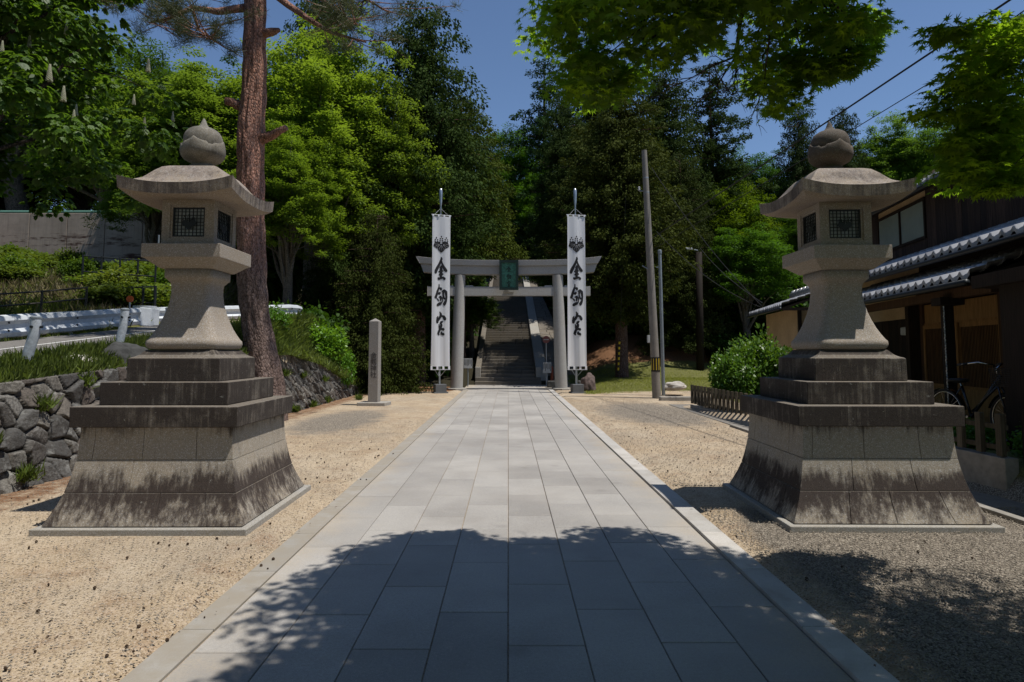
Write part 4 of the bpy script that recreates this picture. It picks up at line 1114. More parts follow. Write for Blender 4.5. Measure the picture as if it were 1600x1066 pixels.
# ------------------------------------------------------------------ picket fence on the right
def fence_x(y): return 5.70-.030*y
def fence(label, y0, y1, z0, z1, low, pitch, pw):
    t = thing('picket_fence', label, 'fence', (fence_x(y0), y0, 0)); o = Vector((fence_x(y0), y0, 0))
    n = int((y1-y0)/pitch)
    for i in range(n+1):
        y = y0+i*pitch; MB().box(Vector((fence_x(y), y, (z0+z1)/2))-o, (.055, pw, z1-z0+random.uniform(-.02, .02))).build('picket', 'fence_timber', t)
    for zz in (z0+.08, z1-.14): MB().box(Vector((fence_x((y0+y1)/2)+.035, (y0+y1)/2, zz))-o, (.03, y1-y0+.1, .055), rz=math.atan(.030)).build('rail', 'fence_timber', t)
    MB().box(Vector((fence_x((y0+y1)/2)+.05, (y0+y1)/2, low/2-.05))-o, (.16, y1-y0+.15, low+.1), rz=math.atan(.030)).build('kerb_wall', 'concrete', t, bevel=.01)
    return t
fence('low weathered picket fence beyond the right lantern, in front of the shrubs', 9.6, 18.0, .16, .68, .12, .27, .10)
fence('picket fence on a low wall between the right lantern and the dark gate post', 7.1, 9.3, .45, .90, .43, .30, .085)
t = thing('gate_post', 'dark wooden gate post with metal hinges at the right edge', 'gate post', (5.72, 6.95, 0))
MB().box2((-.07, -.06, -.1), (.05, .06, .95)).build('post', 'dark_timber', t, bevel=.006)
MB().box2((-.05, -.30, .1), (.02, -.075, .93)).build('gate_leaf', 'dark_timber', t, bevel=.004)
for zz in (.78, .50, .28): MB().box((-.075, -.065, zz), (.012, .11, .035)).build('hinge', 'steel', t)
# ------------------------------------------------------------------ the house (local frame: +y runs away along the facade, -x faces the path)
HT = thing('tiled_house', 'two storey timber house with dark tiled roofs and burnt board walls', 'house', (5.1, 0, .0), -math.atan(.165))
def lx(off): return off*math.cos(math.atan(.165))      # offset from the porch eave line, measured perpendicular
def tile_roof(mb, x0, x1, y0, y1, ze, slope, course=.24, tw=.27):
    """x0 = eave, x1 = top (x0 < x1), sawtooth courses with pan-tile waves"""
    n = max(1, int(round((x1-x0)/course))); m = int(round((y1-y0)/tw)); dx = (x1-x0)/n; dy = (y1-y0)/m; seg = 8
    def wav(u):      # u 0..1 across a tile
        return .030*math.cos(2*PI*u)+.014*math.cos(4*PI*u+.6)
    for j in range(n):
        xa = x0+j*dx-.02; xb = x0+(j+1)*dx+.02
        for i in range(m):
            rows = []
            for (xx, lift) in ((xa, -.028 if j == 0 else .0), (xa, .042), (xa+.012, .050), (xb, .018)):
                rows.append([(xx, y0+(i+k/seg)*dy*1.0, ze+(xx-x0)*slope+lift+wav(k/seg)*(1 if lift > .001 or j else 1)) for k in range(seg+1)])
            mb.grid(rows)
    return mb
def roof(name, x0, x1, y0, y1, ze, slope, parent=HT):
    mb = tile_roof(MB(), x0, x1, y0, y1, ze, slope); o = mb.build(name, 'tile', parent, smooth=True, angle=45)
    u = MB(); x0b = x0+.03
    vs = [(x0b, y0, ze-.12), (x1, y0, ze-.12+(x1-x0b)*slope), (x1, y1, ze-.12+(x1-x0b)*slope), (x0b, y1, ze-.12)]
    vs += [(a, b, c+.065) for a, b, c in vs]
    u.add(vs, [(3, 2, 1, 0), (4, 5, 6, 7), (0, 1, 5, 4), (1, 2, 6, 5), (2, 3, 7, 6), (3, 0, 4, 7)]); u.build('soffit', 'dark_timber', o)
    g = MB(); g.tube([(x0-.06, y0, ze-.10), (x0-.06, y1, ze-.10)], .045, 8); g.build('gutter', 'iron', o, smooth=True)
    return o
c_ = math.cos(math.atan(.165))
Ex, Sx, Wx, Ux, Rx = -.12, .27*c_, 1.15*c_, 1.5*c_, 1.15*c_
yA, yB = 8.2/c_, 16.9/c_
# porch roof, skirt roof, main roof
roof('porch_roof', Ex-.02, Wx+.05, 8.75, 15.2, 2.66, .38)
roof('skirt_roof', Sx, Ux+.02, 5.2, 16.6, 3.20, .40)
roof('main_roof', Rx, 4.6, 4.6, 18.0, 4.98, .42)
roof('main_roof', 0, 4.0, 0, 13.4, 0, .42) if False else None
# walls
def boards(x, y0, y1, z0, z1, w=.20, mat='burnt_boards', name='board_wall'):
    mb = MB(); y = y0; rr = random.Random(8)
    while y < y1-.01:
        ww = min(w*rr.uniform(.85, 1.15), y1-y); d = rr.uniform(0, .006); mb.box2((x-.012-d, y+.002, z0), (x+.01, y+ww-.002, z1)); y += ww
    mb.box2((x+.011, y0, z0), (x+.05, y1, z1)); return mb.build(name, mat, HT)
wy0, wy1 = 13.35/c_, 15.75/c_
boards(Ux, 5.0, wy0, 3.55, 5.15); boards(Ux, wy1, 17.2, 3.55, 5.0); boards(Ux, wy0, wy1, 3.55, 3.97)
MB().box2((Ux-.03, 5.0, 5.02), (Ux+.05, 17.2, 5.30)).build('plaster_band', 'plaster', HT)
MB().box2((Ux+.0, wy0, 4.83), (Ux+.05, wy1, 5.02)).build('plaster_band', 'plaster', HT)
wf = MB()
for (a, b) in (((wy0, 3.97), (wy1, 4.03)), ((wy0, 4.79), (wy1, 4.85)), ((wy0, 4.03), (wy0+.06, 4.79)), ((wy1-.06, 4.03), (wy1, 4.79)), (((wy0+wy1)/2-.025, 4.03), ((wy0+wy1)/2+.025, 4.79))):
    wf.box2((Ux-.045, a[0], a[1]), (Ux+.02, b[0], b[1]))
wfo = wf.build('window', 'dark_timber', HT)
for k in (0, 1):
    a = wy0+.06+k*((wy1-wy0)/2-.035); MB().box2((Ux-.01-.012*k, a, 4.035), (Ux-.005-.012*k, a+(wy1-wy0)/2-.085, 4.785)).build('pane', 'glass', wfo)
# first floor
MB().box2((Wx, 13.2, 2.3), (Wx+.1, 17.0, 3.5)).build('wall', 'plaster', HT)
MB().box2((Wx+.002, 5.0, 2.80), (Wx+.1, 13.198, 3.5)).build('wall', 'dark_timber', HT)
boards(Wx, 13.2, 16.9, .3, 2.3, .18, 'dark_timber', 'timber_wall')
MB().box2((Wx-.08, 5.0, 2.55), (Wx-.002, 13.2, 2.75)).build('door_lintel', 'brown_timber', HT)
MB().box2((Wx-.30, 13.05, .3), (Wx-.002, 13.2, 2.6)).build('side_panel', 'dark_timber', HT)
for yy, ww in ((10.30, .16), (12.98, .12)): MB().box2((Wx-.10, yy-ww/2, .35), (Wx-.003, yy+ww/2, 2.55)).build('door_post', 'brown_timber', HT)
# sliding doors with lattice
def sliding(y0, y1, dx):
    d = MB(); 
    for (a, b) in (((y0, .42), (y0+.07, 2.12)), ((y1-.07, .42), (y1, 2.12)), ((y0+.07, 2.04), (y1-.07, 2.12)), ((y0+.07, .42), (y1-.07, .52)), ((y0+.07, .95), (y1-.07, 1.0))): d.box2((Wx-.07+dx, a[0], a[1]), (Wx-.035+dx, b[0], b[1]))
    o = d.build('sliding_door', 'door_timber', HT)
    MB().box2((Wx-.05+dx, y0+.07, .52), (Wx-.04+dx, y1-.07, 2.04)).build('screen', 'screen', o)
    l = MB()
    k = y0+.10
    while k < y1-.08: l.box2((Wx-.062+dx, k, 1.0), (Wx-.051+dx, k+.012, 2.04)); k += .045
    l.build('lattice', 'brown_timber', o)
sliding(10.39, 11.68, 0.0); sliding(11.62, 12.90, -.04)
MB().box2((Wx-.06, 10.39, 2.16), (Wx-.03, 12.91, 2.52)).build('transom', 'screen', HT)
MB().box2((Wx-.075, 10.39, 2.12), (Wx-.02, 12.91, 2.16)).build('transom_bar', 'door_timber', HT)
boards(Wx, 5.0, 10.21, .3, 2.8, .18, 'dark_timber', 'timber_wall')
MB().box2((Wx-.14, 13.5, 1.95), (Wx-.02, 13.85, 2.12)).build('wall_lamp', 'sign_white', HT, bevel=.02)
MB().box2((Wx-.05, 13.30, 1.15), (Wx-.03, 13.40, 1.32)).build('door_bell', 'sign_white', HT)
# porch beam + posts + rain chain
MB().box2((.12, 8.8, 2.42), (.24, 15.1, 2.56)).build('porch_beam', 'brown_timber', HT)
MB().box2((.04, 9.90, .1), (.17, 10.04, 2.42)).build('porch_post', 'dark_timber', HT, bevel=.006)
MB().box2((.10, 15.0, .1), (.24, 15.14, 2.42)).build('porch_post', 'dark_timber', HT, bevel=.006)
MB().box((.12, 9.97, 2.38), (.34, .3, .12)).build('post_bracket', 'dark_timber', HT)
ch = MB()
for k in range(46):
    z = 2.3-k*.042; ch.tube([(.00, 9.84+.010*math.sin(k*1.57), z), (.00, 9.84-.010*math.sin(k*1.57), z-.036)], .009, 6)
ch.build('rain_chain', 'steel', HT)
# near part of the house closing the right edge
MB().box2((-.10, 6.0, .25), (.05, 8.2, 2.45)).build('side_wall', 'dark_timber', HT)
MB().box2((-.22, 5.6, 2.45), (.6, 8.60, 2.62)).build('eave_board', 'dark_timber', HT)
MB().box2((Ux+.06, 5.0, .3), (8.4, 17.2, 5.0)).build('wall', 'dark_timber', HT)
MB().box2((Wx+.11, 17.0, .2), (Ux+.1, 17.1, 3.5)).build('wall', 'plaster', HT)
# ridge at the gable end
def gable():
    mb = MB(); 
    for k in range(16): mb.tube([(Rx+k*.25, 4.6, 5.06+k*.25*.42), (Rx+.26+k*.25, 4.6, 5.06+(k+1)*.25*.42)], .07, 10)
    for k in range(16): mb.tube([(Rx+k*.25, 18.0, 5.06+k*.25*.42), (Rx+.26+k*.25, 18.0, 5.06+(k+1)*.25*.42)], .07, 10)
    mb.build('verge_tiles', 'tile', HT, smooth=True)
    MB().box2((Rx+.2, 17.9, 4.75), (4.6, 17.98, 4.9)).build('verge_board', 'dark_timber', HT)
gable()
# far single-storey wing
WT = thing('house_wing', 'low beige house wing with small tiled roof, farther back behind the right lantern', 'house', (8.35, 19.2, 0), -math.atan(.165))
roof('roof', .0, 1.6, .2, 5.0, 3.02, .34, WT)
mb = MB(); mb.tube([(1.6, .1, 3.70), (1.6, 5.1, 3.70)], .14, 12); 
for k in range(11): mb.tube([(1.6, .2+k*.47, 3.80), (1.6, .32+k*.47, 3.80)], .10, 10)
mb.build('ridge', 'tile', WT, smooth=True)
MB().box2((.55, .5, .1), (3.0, 4.8, 2.98)).build('wall', 'plaster', WT)
MB().box2((.50, .4, .1), (.60, .5, 2.98)).build('corner_post', 'dark_timber', WT)
mb = MB(); 
vs = [(.0, -.35, 2.86), (1.6, -.35, 3.40), (3.2, -.35, 2.86), (3.2, .2, 2.86), (1.6, .2, 3.40), (0, .2, 2.86)]
MB().box2((.0, .18, 2.86), (3.0, .24, 2.95)).build('fascia', 'dark_timber', WT)

# ------------------------------------------------------------------ bicycle
def bicycle():
    t = thing('bicycle', 'black city bicycle with front basket parked before the sliding door', 'bicycle', (6.42, 8.75, .40), math.radians(-84))
    # local x = forward
    def wheel(x):
        w = MB(); w.lathe([(.0, 0)], seg=3) if False else None
        def torus(R, r, n=40, m=8):
            b = MB(); vs = []; fs = []
            for i in range(n):
                a = 2*PI*i/n
                for j in range(m):
                    q = 2*PI*j/m; rr = R+r*math.cos(q); vs.append((x+rr*math.cos(a), r*math.sin(q), .33+rr*math.sin(a)))
            for i in range(n):
                for j in range(m): fs.append((i*m+j, ((i+1) % n)*m+j, ((i+1) % n)*m+(j+1) % m, i*m+(j+1) % m))
            return b.add(vs, fs)
        wo = MB().tube([(x, -.05, .33), (x, .05, .33)], .025, 12).build('wheel', 'chrome', t)
        torus(.315, .018).build('tyre', 'rubber', wo, smooth=True); torus(.292, .010).build('rim', 'chrome', wo, smooth=True)
        s = MB()
        for k in range(28): a = 2*PI*k/28; s.tube([(x+.02*math.cos(a+.8), .03*(-1)**k, .33+.02*math.sin(a+.8)), (x+.288*math.cos(a), 0, .33+.288*math.sin(a))], .0016, 4)
        s.build('spokes', 'chrome', wo)
        f = MB(); rows = []
        for i in range(15):
            a = math.radians(10+i*(150/14)); rows.append([(x+.35*math.cos(a), y, .33+.35*math.sin(a)) for y in (-.03, 0, .03)])
        f.grid(rows).build('mudguard', 'chrome' if x < 0 else 'bike_frame', wo, smooth=True)
    wheel(-.53); wheel(.56)
    fr = MB(); hb = (.40, 0, .86); bb = (-.08, 0, .30); st = (-.22, 0, .72)
    for a, b, r in ((bb, hb, .020), ((-.06, 0, .38), (.38, 0, .76), .016), (bb, st, .018), (bb, (-.53, 0, .33), .012), (st, (-.53, 0, .33), .010), ((.42, 0, .90), (.37, 0, .74), .02)): fr.tube([a, b], r, 10)
    for s in (-.045, .045): fr.tube([(.40, s*.5, .74), (.46, s, .60), (.56, s, .33)], .012, 8)
    fr.build('frame', 'bike_frame', t, smooth=True)
    MB().tube([(.39, 0, .88), (.36, 0, .98), (.38, .06, 1.03), (.30, .20, 1.06), (.12, .28, 1.03)], .011, 8).add([], []).build('handlebar', 'chrome', t, smooth=True)
    MB().tube([(.36, 0, .98), (.38, -.06, 1.03), (.30, -.20, 1.06), (.12, -.28, 1.03)], .011, 8).build('handlebar', 'chrome', t, smooth=True)
    for s in (-1, 1): MB().tube([(.18, s*.25, 1.04), (.06, s*.295, 1.02)], .017, 10).build('grip', 'rubber', t, smooth=True)
    MB().lathe([(.02, 0), (.10, .02), (.115, .05), (.08, .065), (.01, .07)], (-.25, 0, .76), 18, fn=lambda r, z, a: (r*(1+.3*(math.cos(a) < 0)), z)).build('saddle', 'rubber', t, smooth=True)
    MB().tube([st, (-.25, 0, .78)], .012, 8).build('seat_post', 'chrome', t)
    bk = MB(); x0, x1, y = .46, .74, .17
    for k in range(9):
        z = .76+k*.028; a = (k/8)*.02
        bk.tube([(x0-a, -y-a, z), (x1+a, -y-a, z), (x1+a, y+a, z), (x0-a, y+a, z), (x0-a, -y-a, z)], .004, 4)
    for k in range(10):
        u = x0+(x1-x0)*k/9
        for s in (-1, 1): bk.tube([(u, s*y, .76), (u, s*(y+.02), .985)], .003, 4)
    for k in range(11):
        u = -y+2*y*k/10
        for xx, d in ((x0, -.02), (x1, .02)): bk.tube([(xx, u, .76), (xx+d, u, .985)], .003, 4)
        bk.tube([(x0, u, .76), (x1, u, .76)], .003, 4)
    bk.build('basket', 'rubber', t)
    MB().tube([(-.53, .04, .33), (-.60, .14, .0)], .008, 6).build('kickstand', 'chrome', t)
    MB().tube([(-.08, -.07, .30), (-.08, .07, .30)], .02, 10).build('crank', 'chrome', t)
    for s in (-1, 1): MB().box((-.08+s*.14, s*.11, .30-s*.08), (.09, .07, .02)).build('pedal', 'rubber', t)
bicycle()
# ------------------------------------------------------------------ trees
def limb_tubes(mb, base, targets, r0, wob=.12, seg=7):
    for tg in targets:
        a, b = Vector(base), Vector(tg); n = 6; L = (b-a).length
        pts = [a.lerp(b, i/n)+Vector((RNG.normal()*wob*L*.12, RNG.normal()*wob*L*.12, math.sin(PI*i/n)*L*.08)) if 0 < i < n else a.lerp(b, i/n) for i in range(n+1)]
        mb.tube(pts, [r0*(1-.85*i/n) for i in range(n+1)], seg, caps=False)
def broadleaf(Ht, R, nb, per, size, mat, tmpl=T_LEAF, cb=.28, flat=.32, bark='grey_bark', seed=0, crad=.75, lobes=5, width=1.):
    """unit: tree standing at origin; returns (trunk mesh, crown mesh)"""
    u = unit(nb); u[:, 2] = np.abs(u[:, 2])*1.0-.35*RNG.random(nb)
    ph = RNG.random(3)*6
    th = np.arctan2(u[:, 1], u[:, 0]); lob = 1+.20*np.sin(th*lobes+ph[0]+u[:, 2]*3)+.13*np.sin(th*(lobes*2+1)+ph[1]+u[:, 2]*7)
    r = (.45+.55*RNG.random(nb)**.5)*lob
    zc = Ht*(cb+1)/2; hz = Ht*(1-cb)/2
    C = np.stack([u[:, 0]*r*R, u[:, 1]*r*R, zc+u[:, 2]*r*hz*1.05], 1)
    cr = crad*(.6+.7*RNG.random(nb)); RR = np.stack([cr, cr, cr*flat], 1)
    A = clump_leaves(C, RR, per, size, droop=.05, up=1.5)
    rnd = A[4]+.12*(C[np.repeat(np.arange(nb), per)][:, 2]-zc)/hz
    crown = leafmesh('crown', A[0], A[1], A[2], A[3], tmpl, mat, rnd, width)
    tb = MB(); k = .030*Ht
    ax, ay = RNG.normal()*.3, RNG.normal()*.3
    tb.tube([(0, 0, -.6), (0, 0, 0), (ax*.5, ay*.5, zc*.4), (ax, ay, zc*.8), (ax*1.4, ay*1.4, zc*1.25)], [k*1.25, k, k*.8, k*.6, k*.2], 10)
    idx = RNG.choice(nb, 16, replace=False)
    for i in idx:
        f = RNG.uniform(.35, .95); limb_tubes(tb, (ax*f, ay*f, zc*f*.9), [tuple(C[i])], k*.38)
    for i in RNG.choice(nb, 40):
        f = RNG.uniform(.5, 1.0); limb_tubes(tb, (ax*f, ay*f, zc*f), [tuple(C[i])], k*.14, seg=5)
    tr = tb.build('trunk', bark, None, smooth=True); me = tr.data; bpy.data.objects.remove(tr)
    return me, crown, Ht, R
def conifer(Ht, R, levels, perlev, mat='leaf_conifer', per=26, size=.34, cb=.15, droop=.5, power=.75, bark='cedar_bark', rag=.25, gap=0., width=1., tmpl=T_RHOMB, under=False):
    C = []; RR = []; tips = []
    for i in range(levels):
        f = (i+RNG.random()*.6)/levels; z = Ht*(cb+(1-cb)*f); rr = R*(1-f)**power*(1+np.clip(RNG.normal(), -1.5, 1)*rag*.5)*(.42+.58*float(ss(.0, .38, f)) if under else 1)+.25
        n = max(3, int(perlev*(1-f)+3)); a0 = RNG.random()*6.28
        for k in range(n):
            if RNG.random() < gap: continue
            a = a0+6.283*k/n+RNG.normal()*.2; L = rr*(1+np.clip(RNG.normal(), -2, .8)*rag)
            m = max(1, int(L/.55)); tips.append((L*math.cos(a), L*math.sin(a), z-droop*L*.25))
            for j in range(m):
                q = (j+.6)/m; C.append((L*q*math.cos(a), L*q*math.sin(a), z-droop*L*.25*q*q+RNG.normal()*.12)); s = .42*(.75+.5*RNG.random()); RR.append((s, s, s*.75))
    C = np.array(C); RR = np.array(RR)
    idx = np.repeat(np.arange(len(C)), per)
    A = clump_leaves(C, RR, per, size, droop=droop*1.1, up=.3)
    D = A[1].copy(); rad = C[idx].copy(); rad[:, 2] = 0; rad /= (np.linalg.norm(rad, axis=1, keepdims=True)+.3); D += rad*.6
    crown = leafmesh('crown', A[0], D, A[2], A[3], tmpl, mat, A[4], width, curl=.2)
    k = .016*Ht+.08; tb = MB(); tb.tube([(0, 0, -.8), (0, 0, 0), (.05, 0, Ht*.3), (0, .08, Ht*.6), (0, 0, Ht*.97)], [k*1.5, k, k*.8, k*.45, .02], 12)
    for i in range(0, len(tips), max(1, len(tips)//90)):
        t = tips[i]; tb.tube([(0, 0, t[2]+.1), (t[0]*.5, t[1]*.5, t[2]+.12), t], [.05, .03, .01], 5, caps=False)
    tr = tb.build('trunk', bark, None, smooth=True); me = tr.data; bpy.data.objects.remove(tr)
    return me, crown, Ht, R
PR = {
 'maple': broadleaf(15, 3.6, 950, 135, .125, 'leaf_bright', crad=.60, flat=.36, cb=.16),
 'maple2': broadleaf(14, 3.6, 850, 135, .125, 'leaf_bright', crad=.62, flat=.38, cb=.1, lobes=4),
 'broad': broadleaf(15, 4.2, 430, 180, .15, 'leaf_mid', crad=.90, flat=.42, cb=.12, lobes=4),
 'broad2': broadleaf(15, 4.2, 430, 180, .15, 'leaf_mid', crad=.95, flat=.45, cb=.05, lobes=6),
 'hinoki': conifer(17, 3.3, 58, 12, per=62, size=.155, cb=.20, droop=.7, power=.38, rag=.3, under=True),
 'hinoki2': conifer(16, 3.6, 54, 11, per=60, size=.15, cb=.04, droop=.8, power=.36, rag=.22),
 'highcone': conifer(16, 3.4, 46, 11, per=60, size=.15, cb=.36, droop=.7, power=.38, rag=.22),
 'cedar': conifer(22, 4.2, 30, 7, per=72, size=.20, cb=.2, droop=.3, power=.42, rag=.32, gap=.15),
 'fir': conifer(20, 4.0, 22, 7, per=70, size=.20, cb=.15, droop=.15, power=.55, rag=.25, gap=.15),
 'bushy': conifer(11, 3.4, 36, 12, per=50, size=.15, cb=.0, droop=.8, power=.45, rag=.15),
}
NT = [0]
def tree(name, proto, px, py_top, wpx, Y, label, group=None, col=(1, 1, 1), base=None, cat='tree', rot=None, zb=None):
    me, cr, Hp, Rp = PR[proto]
    d_, h_ = dep(py_top, Y); x = (px-794)*d_/1000; ztop = 1.6+h_
    b = H(x, Y)-.1 if zb is None else zb; sz = (ztop-b)/Hp; sr = wpx*d_/1000/(2*Rp)
    t = thing(name, label, cat, (x, Y, b), RNG.random()*6.28 if rot is None else rot, group); t.scale = (sr, sr, sz)
    a = bpy.data.objects.new('trunk', me); COL.objects.link(a); a.parent = t
    c = bpy.data.objects.new('crown', cr); COL.objects.link(c); c.parent = t
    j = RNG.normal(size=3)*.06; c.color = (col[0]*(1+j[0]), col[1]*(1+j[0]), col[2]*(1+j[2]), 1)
    NT[0] += 1
    return t
BR = (1.5, 1.38, 1.0)
# left of the gate
tree('maple_tree', 'maple', 495, 52, 240, 28.5, 'bright green maple with layered foliage right of the pine trunk', col=BR)
tree('maple_tree', 'maple2', 590, 120, 185, 29, 'bright green maple reaching toward the left banner', col=BR)
tree('maple_tree', 'maple2', 455, 200, 160, 24.5, 'lower green maple right behind the pine trunk', col=(1.25, 1.2, .9))
tree('maple_tree', 'maple', 320, 112, 230, 29, 'bright green maple between the lantern finial and the pine', col=(1.35, 1.3, .95))
tree('maple_tree', 'maple2', 245, 205, 150, 27, 'green maple behind the left lantern roof', col=(1.15, 1.2, .95), zb=4)
tree('broadleaf_tree', 'broad', 262, 80, 170, 38, 'darker green tree showing above the maples left of the pine')
tree('broadleaf_tree', 'broad2', 60, 20, 330, 42, 'large green tree on the hill at the far left', col=(1.2, 1.15, 1))
tree('broadleaf_tree', 'broad', 175, 165, 190, 37, 'green tree behind the concrete wall end', col=(1.1, 1.2, 1))
tree('cypress_tree', 'hinoki2', 508, -70, 150, 40, 'tall dark cypress rising behind the pine crown', col=(.9, 1, .9))
tree('cypress_tree', 'hinoki', 660, 6, 215, 31, 'tallest dark cypress with ragged top left of the left banner', col=(.85, .95, 1.0), zb=-.1)
tree('cypress_tree', 'highcone', 722, 150, 165, 35, 'olive green cypress between the two banners', col=(1.45, 1.3, .95))
tree('cypress_tree', 'bushy', 590, 330, 150, 25.5, 'low olive cypress beneath the bright maple', col=(1.1, .95, .7))
tree('cypress_tree', 'bushy', 500, 400, 120, 27, 'small dark evergreen in the shade left of the stone pillar', col=(.7, .75, .7))
tree('broadleaf_tree', 'broad2', 796, 200, 120, 73, 'mid green broadleaf tree above the gate left of the sky gap', col=(1.25, 1.45, 1.0))
tree('broadleaf_tree', 'broad', 842, 262, 80, 70, 'small bright tree in the gap between cypresses above the gate', col=(1.5, 1.7, .9))
tree('cypress_tree', 'highcone', 700, 250, 120, 44, 'dark cypress hidden behind the left banner', col=(.7, .8, .8))
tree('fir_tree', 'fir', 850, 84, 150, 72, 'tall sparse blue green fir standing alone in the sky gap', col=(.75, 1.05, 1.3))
# right of the gate
tree('cypress_tree', 'hinoki', 966, 128, 190, 31, 'big brownish cypress behind the right banner with bare trunk', col=(1.15, .95, .75), zb=.40)
tree('cypress_tree', 'hinoki', 930, 118, 150, 44, 'dark cypress left of the big brownish one', col=(.8, .85, .8))
tree('cypress_tree', 'hinoki', 1030, 108, 150, 40, 'dark cypress behind the utility pole', col=(.75, .8, .75))
tree('cypress_tree', 'cedar', 1108, 96, 150, 42, 'tall ragged cedar right of the utility pole', col=(.8, .9, .95))
tree('cypress_tree', 'hinoki2', 1062, 240, 120, 35, 'shorter cypress just right of the utility pole', col=(1.0, .9, .75))
tree('broadleaf_tree', 'broad', 1172, 236, 120, 55, 'round pine-like tree low on the skyline right of the tall cedar', col=(.8, 1.0, 1.0))
tree('broadleaf_tree', 'broad2', 1138, 285, 120, 40, 'yellow green tree above the house wires', col=(2.0, 1.6, .6))
tree('broadleaf_tree', 'broad', 1165, 350, 130, 34, 'green broadleaf tree behind the far wing of the house', col=(1.2, 1.35, .9))
tree('broadleaf_tree', 'broad2', 1215, 330, 120, 42, 'dark green tree left of the right lantern roof', col=(.8, .95, .9))
tree('cypress_tree', 'hinoki2', 1246, 160, 100, 44, 'dark cypress just left of the right lantern finial', col=(.8, .85, .85))
tree('cypress_tree', 'hinoki2', 1316, 168, 90, 45, 'dark cypress just right of the right lantern finial', col=(.75, .8, .8))
tree('maple_tree', 'maple', 1392, 186, 130, 48, 'bright green tree above the house roof', col=(1.0, 1.1, .9))
tree('maple_tree', 'maple2', 1448, 190, 120, 46, 'second bright green tree above the house roof, farther right', col=(.95, 1.1, .9))
tree('broadleaf_tree', 'broad', 1550, 200, 160, 46, 'green tree at the right edge behind the maple branches', col=(1, 1.2, .9))
tree('broadleaf_tree', 'broad2', 1310, 320, 200, 38, 'dark green tree low behind the right lantern', col=(.7, .8, .7))
tree('cypress_tree', 'highcone', 908, 190, 120, 35.5, 'dark cypress between the right banner and the stairway, shading the steps', col=(.8, .85, .8))
tree('cypress_tree', 'highcone', 880, 150, 95, 47, 'slender dark cypress right of the stairway top', col=(.8, .9, .8))
# trees that close the wood behind
fill = [(-60, 60, 260, 52), (130, 190, 220, 50), (330, 170, 200, 46), (420, 120, 160, 48), (560, 170, 150, 44), (640, 250, 150, 48), (690, 330, 110, 52), (775, 330, 110, 84), (890, 260, 100, 60), (815, 330, 120, 78), (855, 350, 120, 80), (915, 300, 110, 50),
        (990, 230, 130, 52), (1090, 260, 130, 50), (1180, 330, 130, 58), (1270, 250, 130, 54), (1360, 250, 150, 58), (1480, 250, 200, 58), (1620, 220, 200, 52), (1750, 200, 220, 40), (-200, 40, 300, 40)]
for i, (px, py, w_, Y) in enumerate(fill):
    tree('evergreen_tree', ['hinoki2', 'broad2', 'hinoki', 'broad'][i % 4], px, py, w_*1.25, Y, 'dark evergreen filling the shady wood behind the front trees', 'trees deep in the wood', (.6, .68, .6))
# unseen trees added behind the viewer, which keep the sky light off the shade
for i, (x, Y, s_) in enumerate([(-11, -9, 1.1), (-3.5, -13, 1.2), (4.5, -13, 1.15), (11, -9, 1.15), (-17, 1, 1.1), (-8, -16, 1.3), (1, -17, 1.3)]):
    me, cr, Hp, Rp = PR[['broad', 'broad2'][i % 2]]; t = thing('broadleaf_tree', 'unseen tree added behind the viewer to block sky light', 'tree', (x, Y, 0), i, 'unseen trees added behind the viewer'); t.scale = (1.35*s_, 1.35*s_, .85*s_)
    for nm, d_ in (('trunk', me), ('crown', cr)): o = bpy.data.objects.new(nm, d_); COL.objects.link(o); o.parent = t
# shade-side undergrowth: bushes along the foot of the wood
def bush(label, x, Y, r, h, col, mat_proto='broad2', cat='bush', group=None, name='bush', zb=None):
    me, cr, Hp, Rp = PR[mat_proto]
    t = thing(name, label, cat, (x, Y, (H(x, Y) if zb is None else zb)-.25*h), RNG.random()*6.28, group); t.scale = (r/Rp, r/Rp, h*1.25/Hp)
    c = bpy.data.objects.new('foliage', cr); COL.objects.link(c); c.parent = t; c.color = (*col, 1)
    a = bpy.data.objects.new('stem', me); COL.objects.link(a); a.parent = t
    return t
def shrubproto(n, per, size, mat, flat=.8, crad=.3, tmpl=T_LEAF):
    u = unit(n); u[:, 2] = u[:, 2]*.5+.5
    C = np.stack([u[:, 0], u[:, 1], u[:, 2]], 1)*(.55+.4*RNG.random(n))[:, None]; rr = crad*(.6+.7*RNG.random(n))
    A = clump_leaves(C, np.stack([rr, rr, rr*flat], 1), per, size, droop=.1, up=.7)
    cm = leafmesh('foliage', A[0], A[1], A[2], A[3], tmpl, mat, A[4])
    tb = MB()
    for i in range(14): a = RNG.random()*6.28; tb.tube([(0.05*math.cos(a), .05*math.sin(a), -.2), (.3*math.cos(a), .3*math.sin(a), .35), (.5*math.cos(a), .5*math.sin(a), .7)], [.03, .02, .008], 6, caps=False)
    tr = tb.build('stem', 'grey_bark'); me = tr.data; bpy.data.objects.remove(tr)
    return me, cm, 1.0, 1.0
PR['shrub'] = shrubproto(150, 60, .105, 'leaf_shrub')
PR['weed'] = shrubproto(90, 60, .10, 'leaf_shrub', crad=.32)
PR['scrub'] = shrubproto(120, 70, .13, 'leaf_mid', crad=.35)
def shrub(label, x, Y, r, h, col=(1, 1, 1), proto='shrub', group=None, cat='bush', name='bush', zb=None):
    me, cr, _, _ = PR[proto]; t = thing(name, label, cat, (x, Y, (H(x, Y) if zb is None else zb)), RNG.random()*6.28, group); t.scale = (r, r, h)
    c = bpy.data.objects.new('foliage', cr); COL.objects.link(c); c.parent = t; c.color = (*col, 1)
    a = bpy.data.objects.new('stem', me); COL.objects.link(a); a.parent = t; return t
shrub('glossy green shrub behind the low picket fence, the left and lower one', 6.05, 17.2, .62, 1.30, (1.0, 1.1, 1))
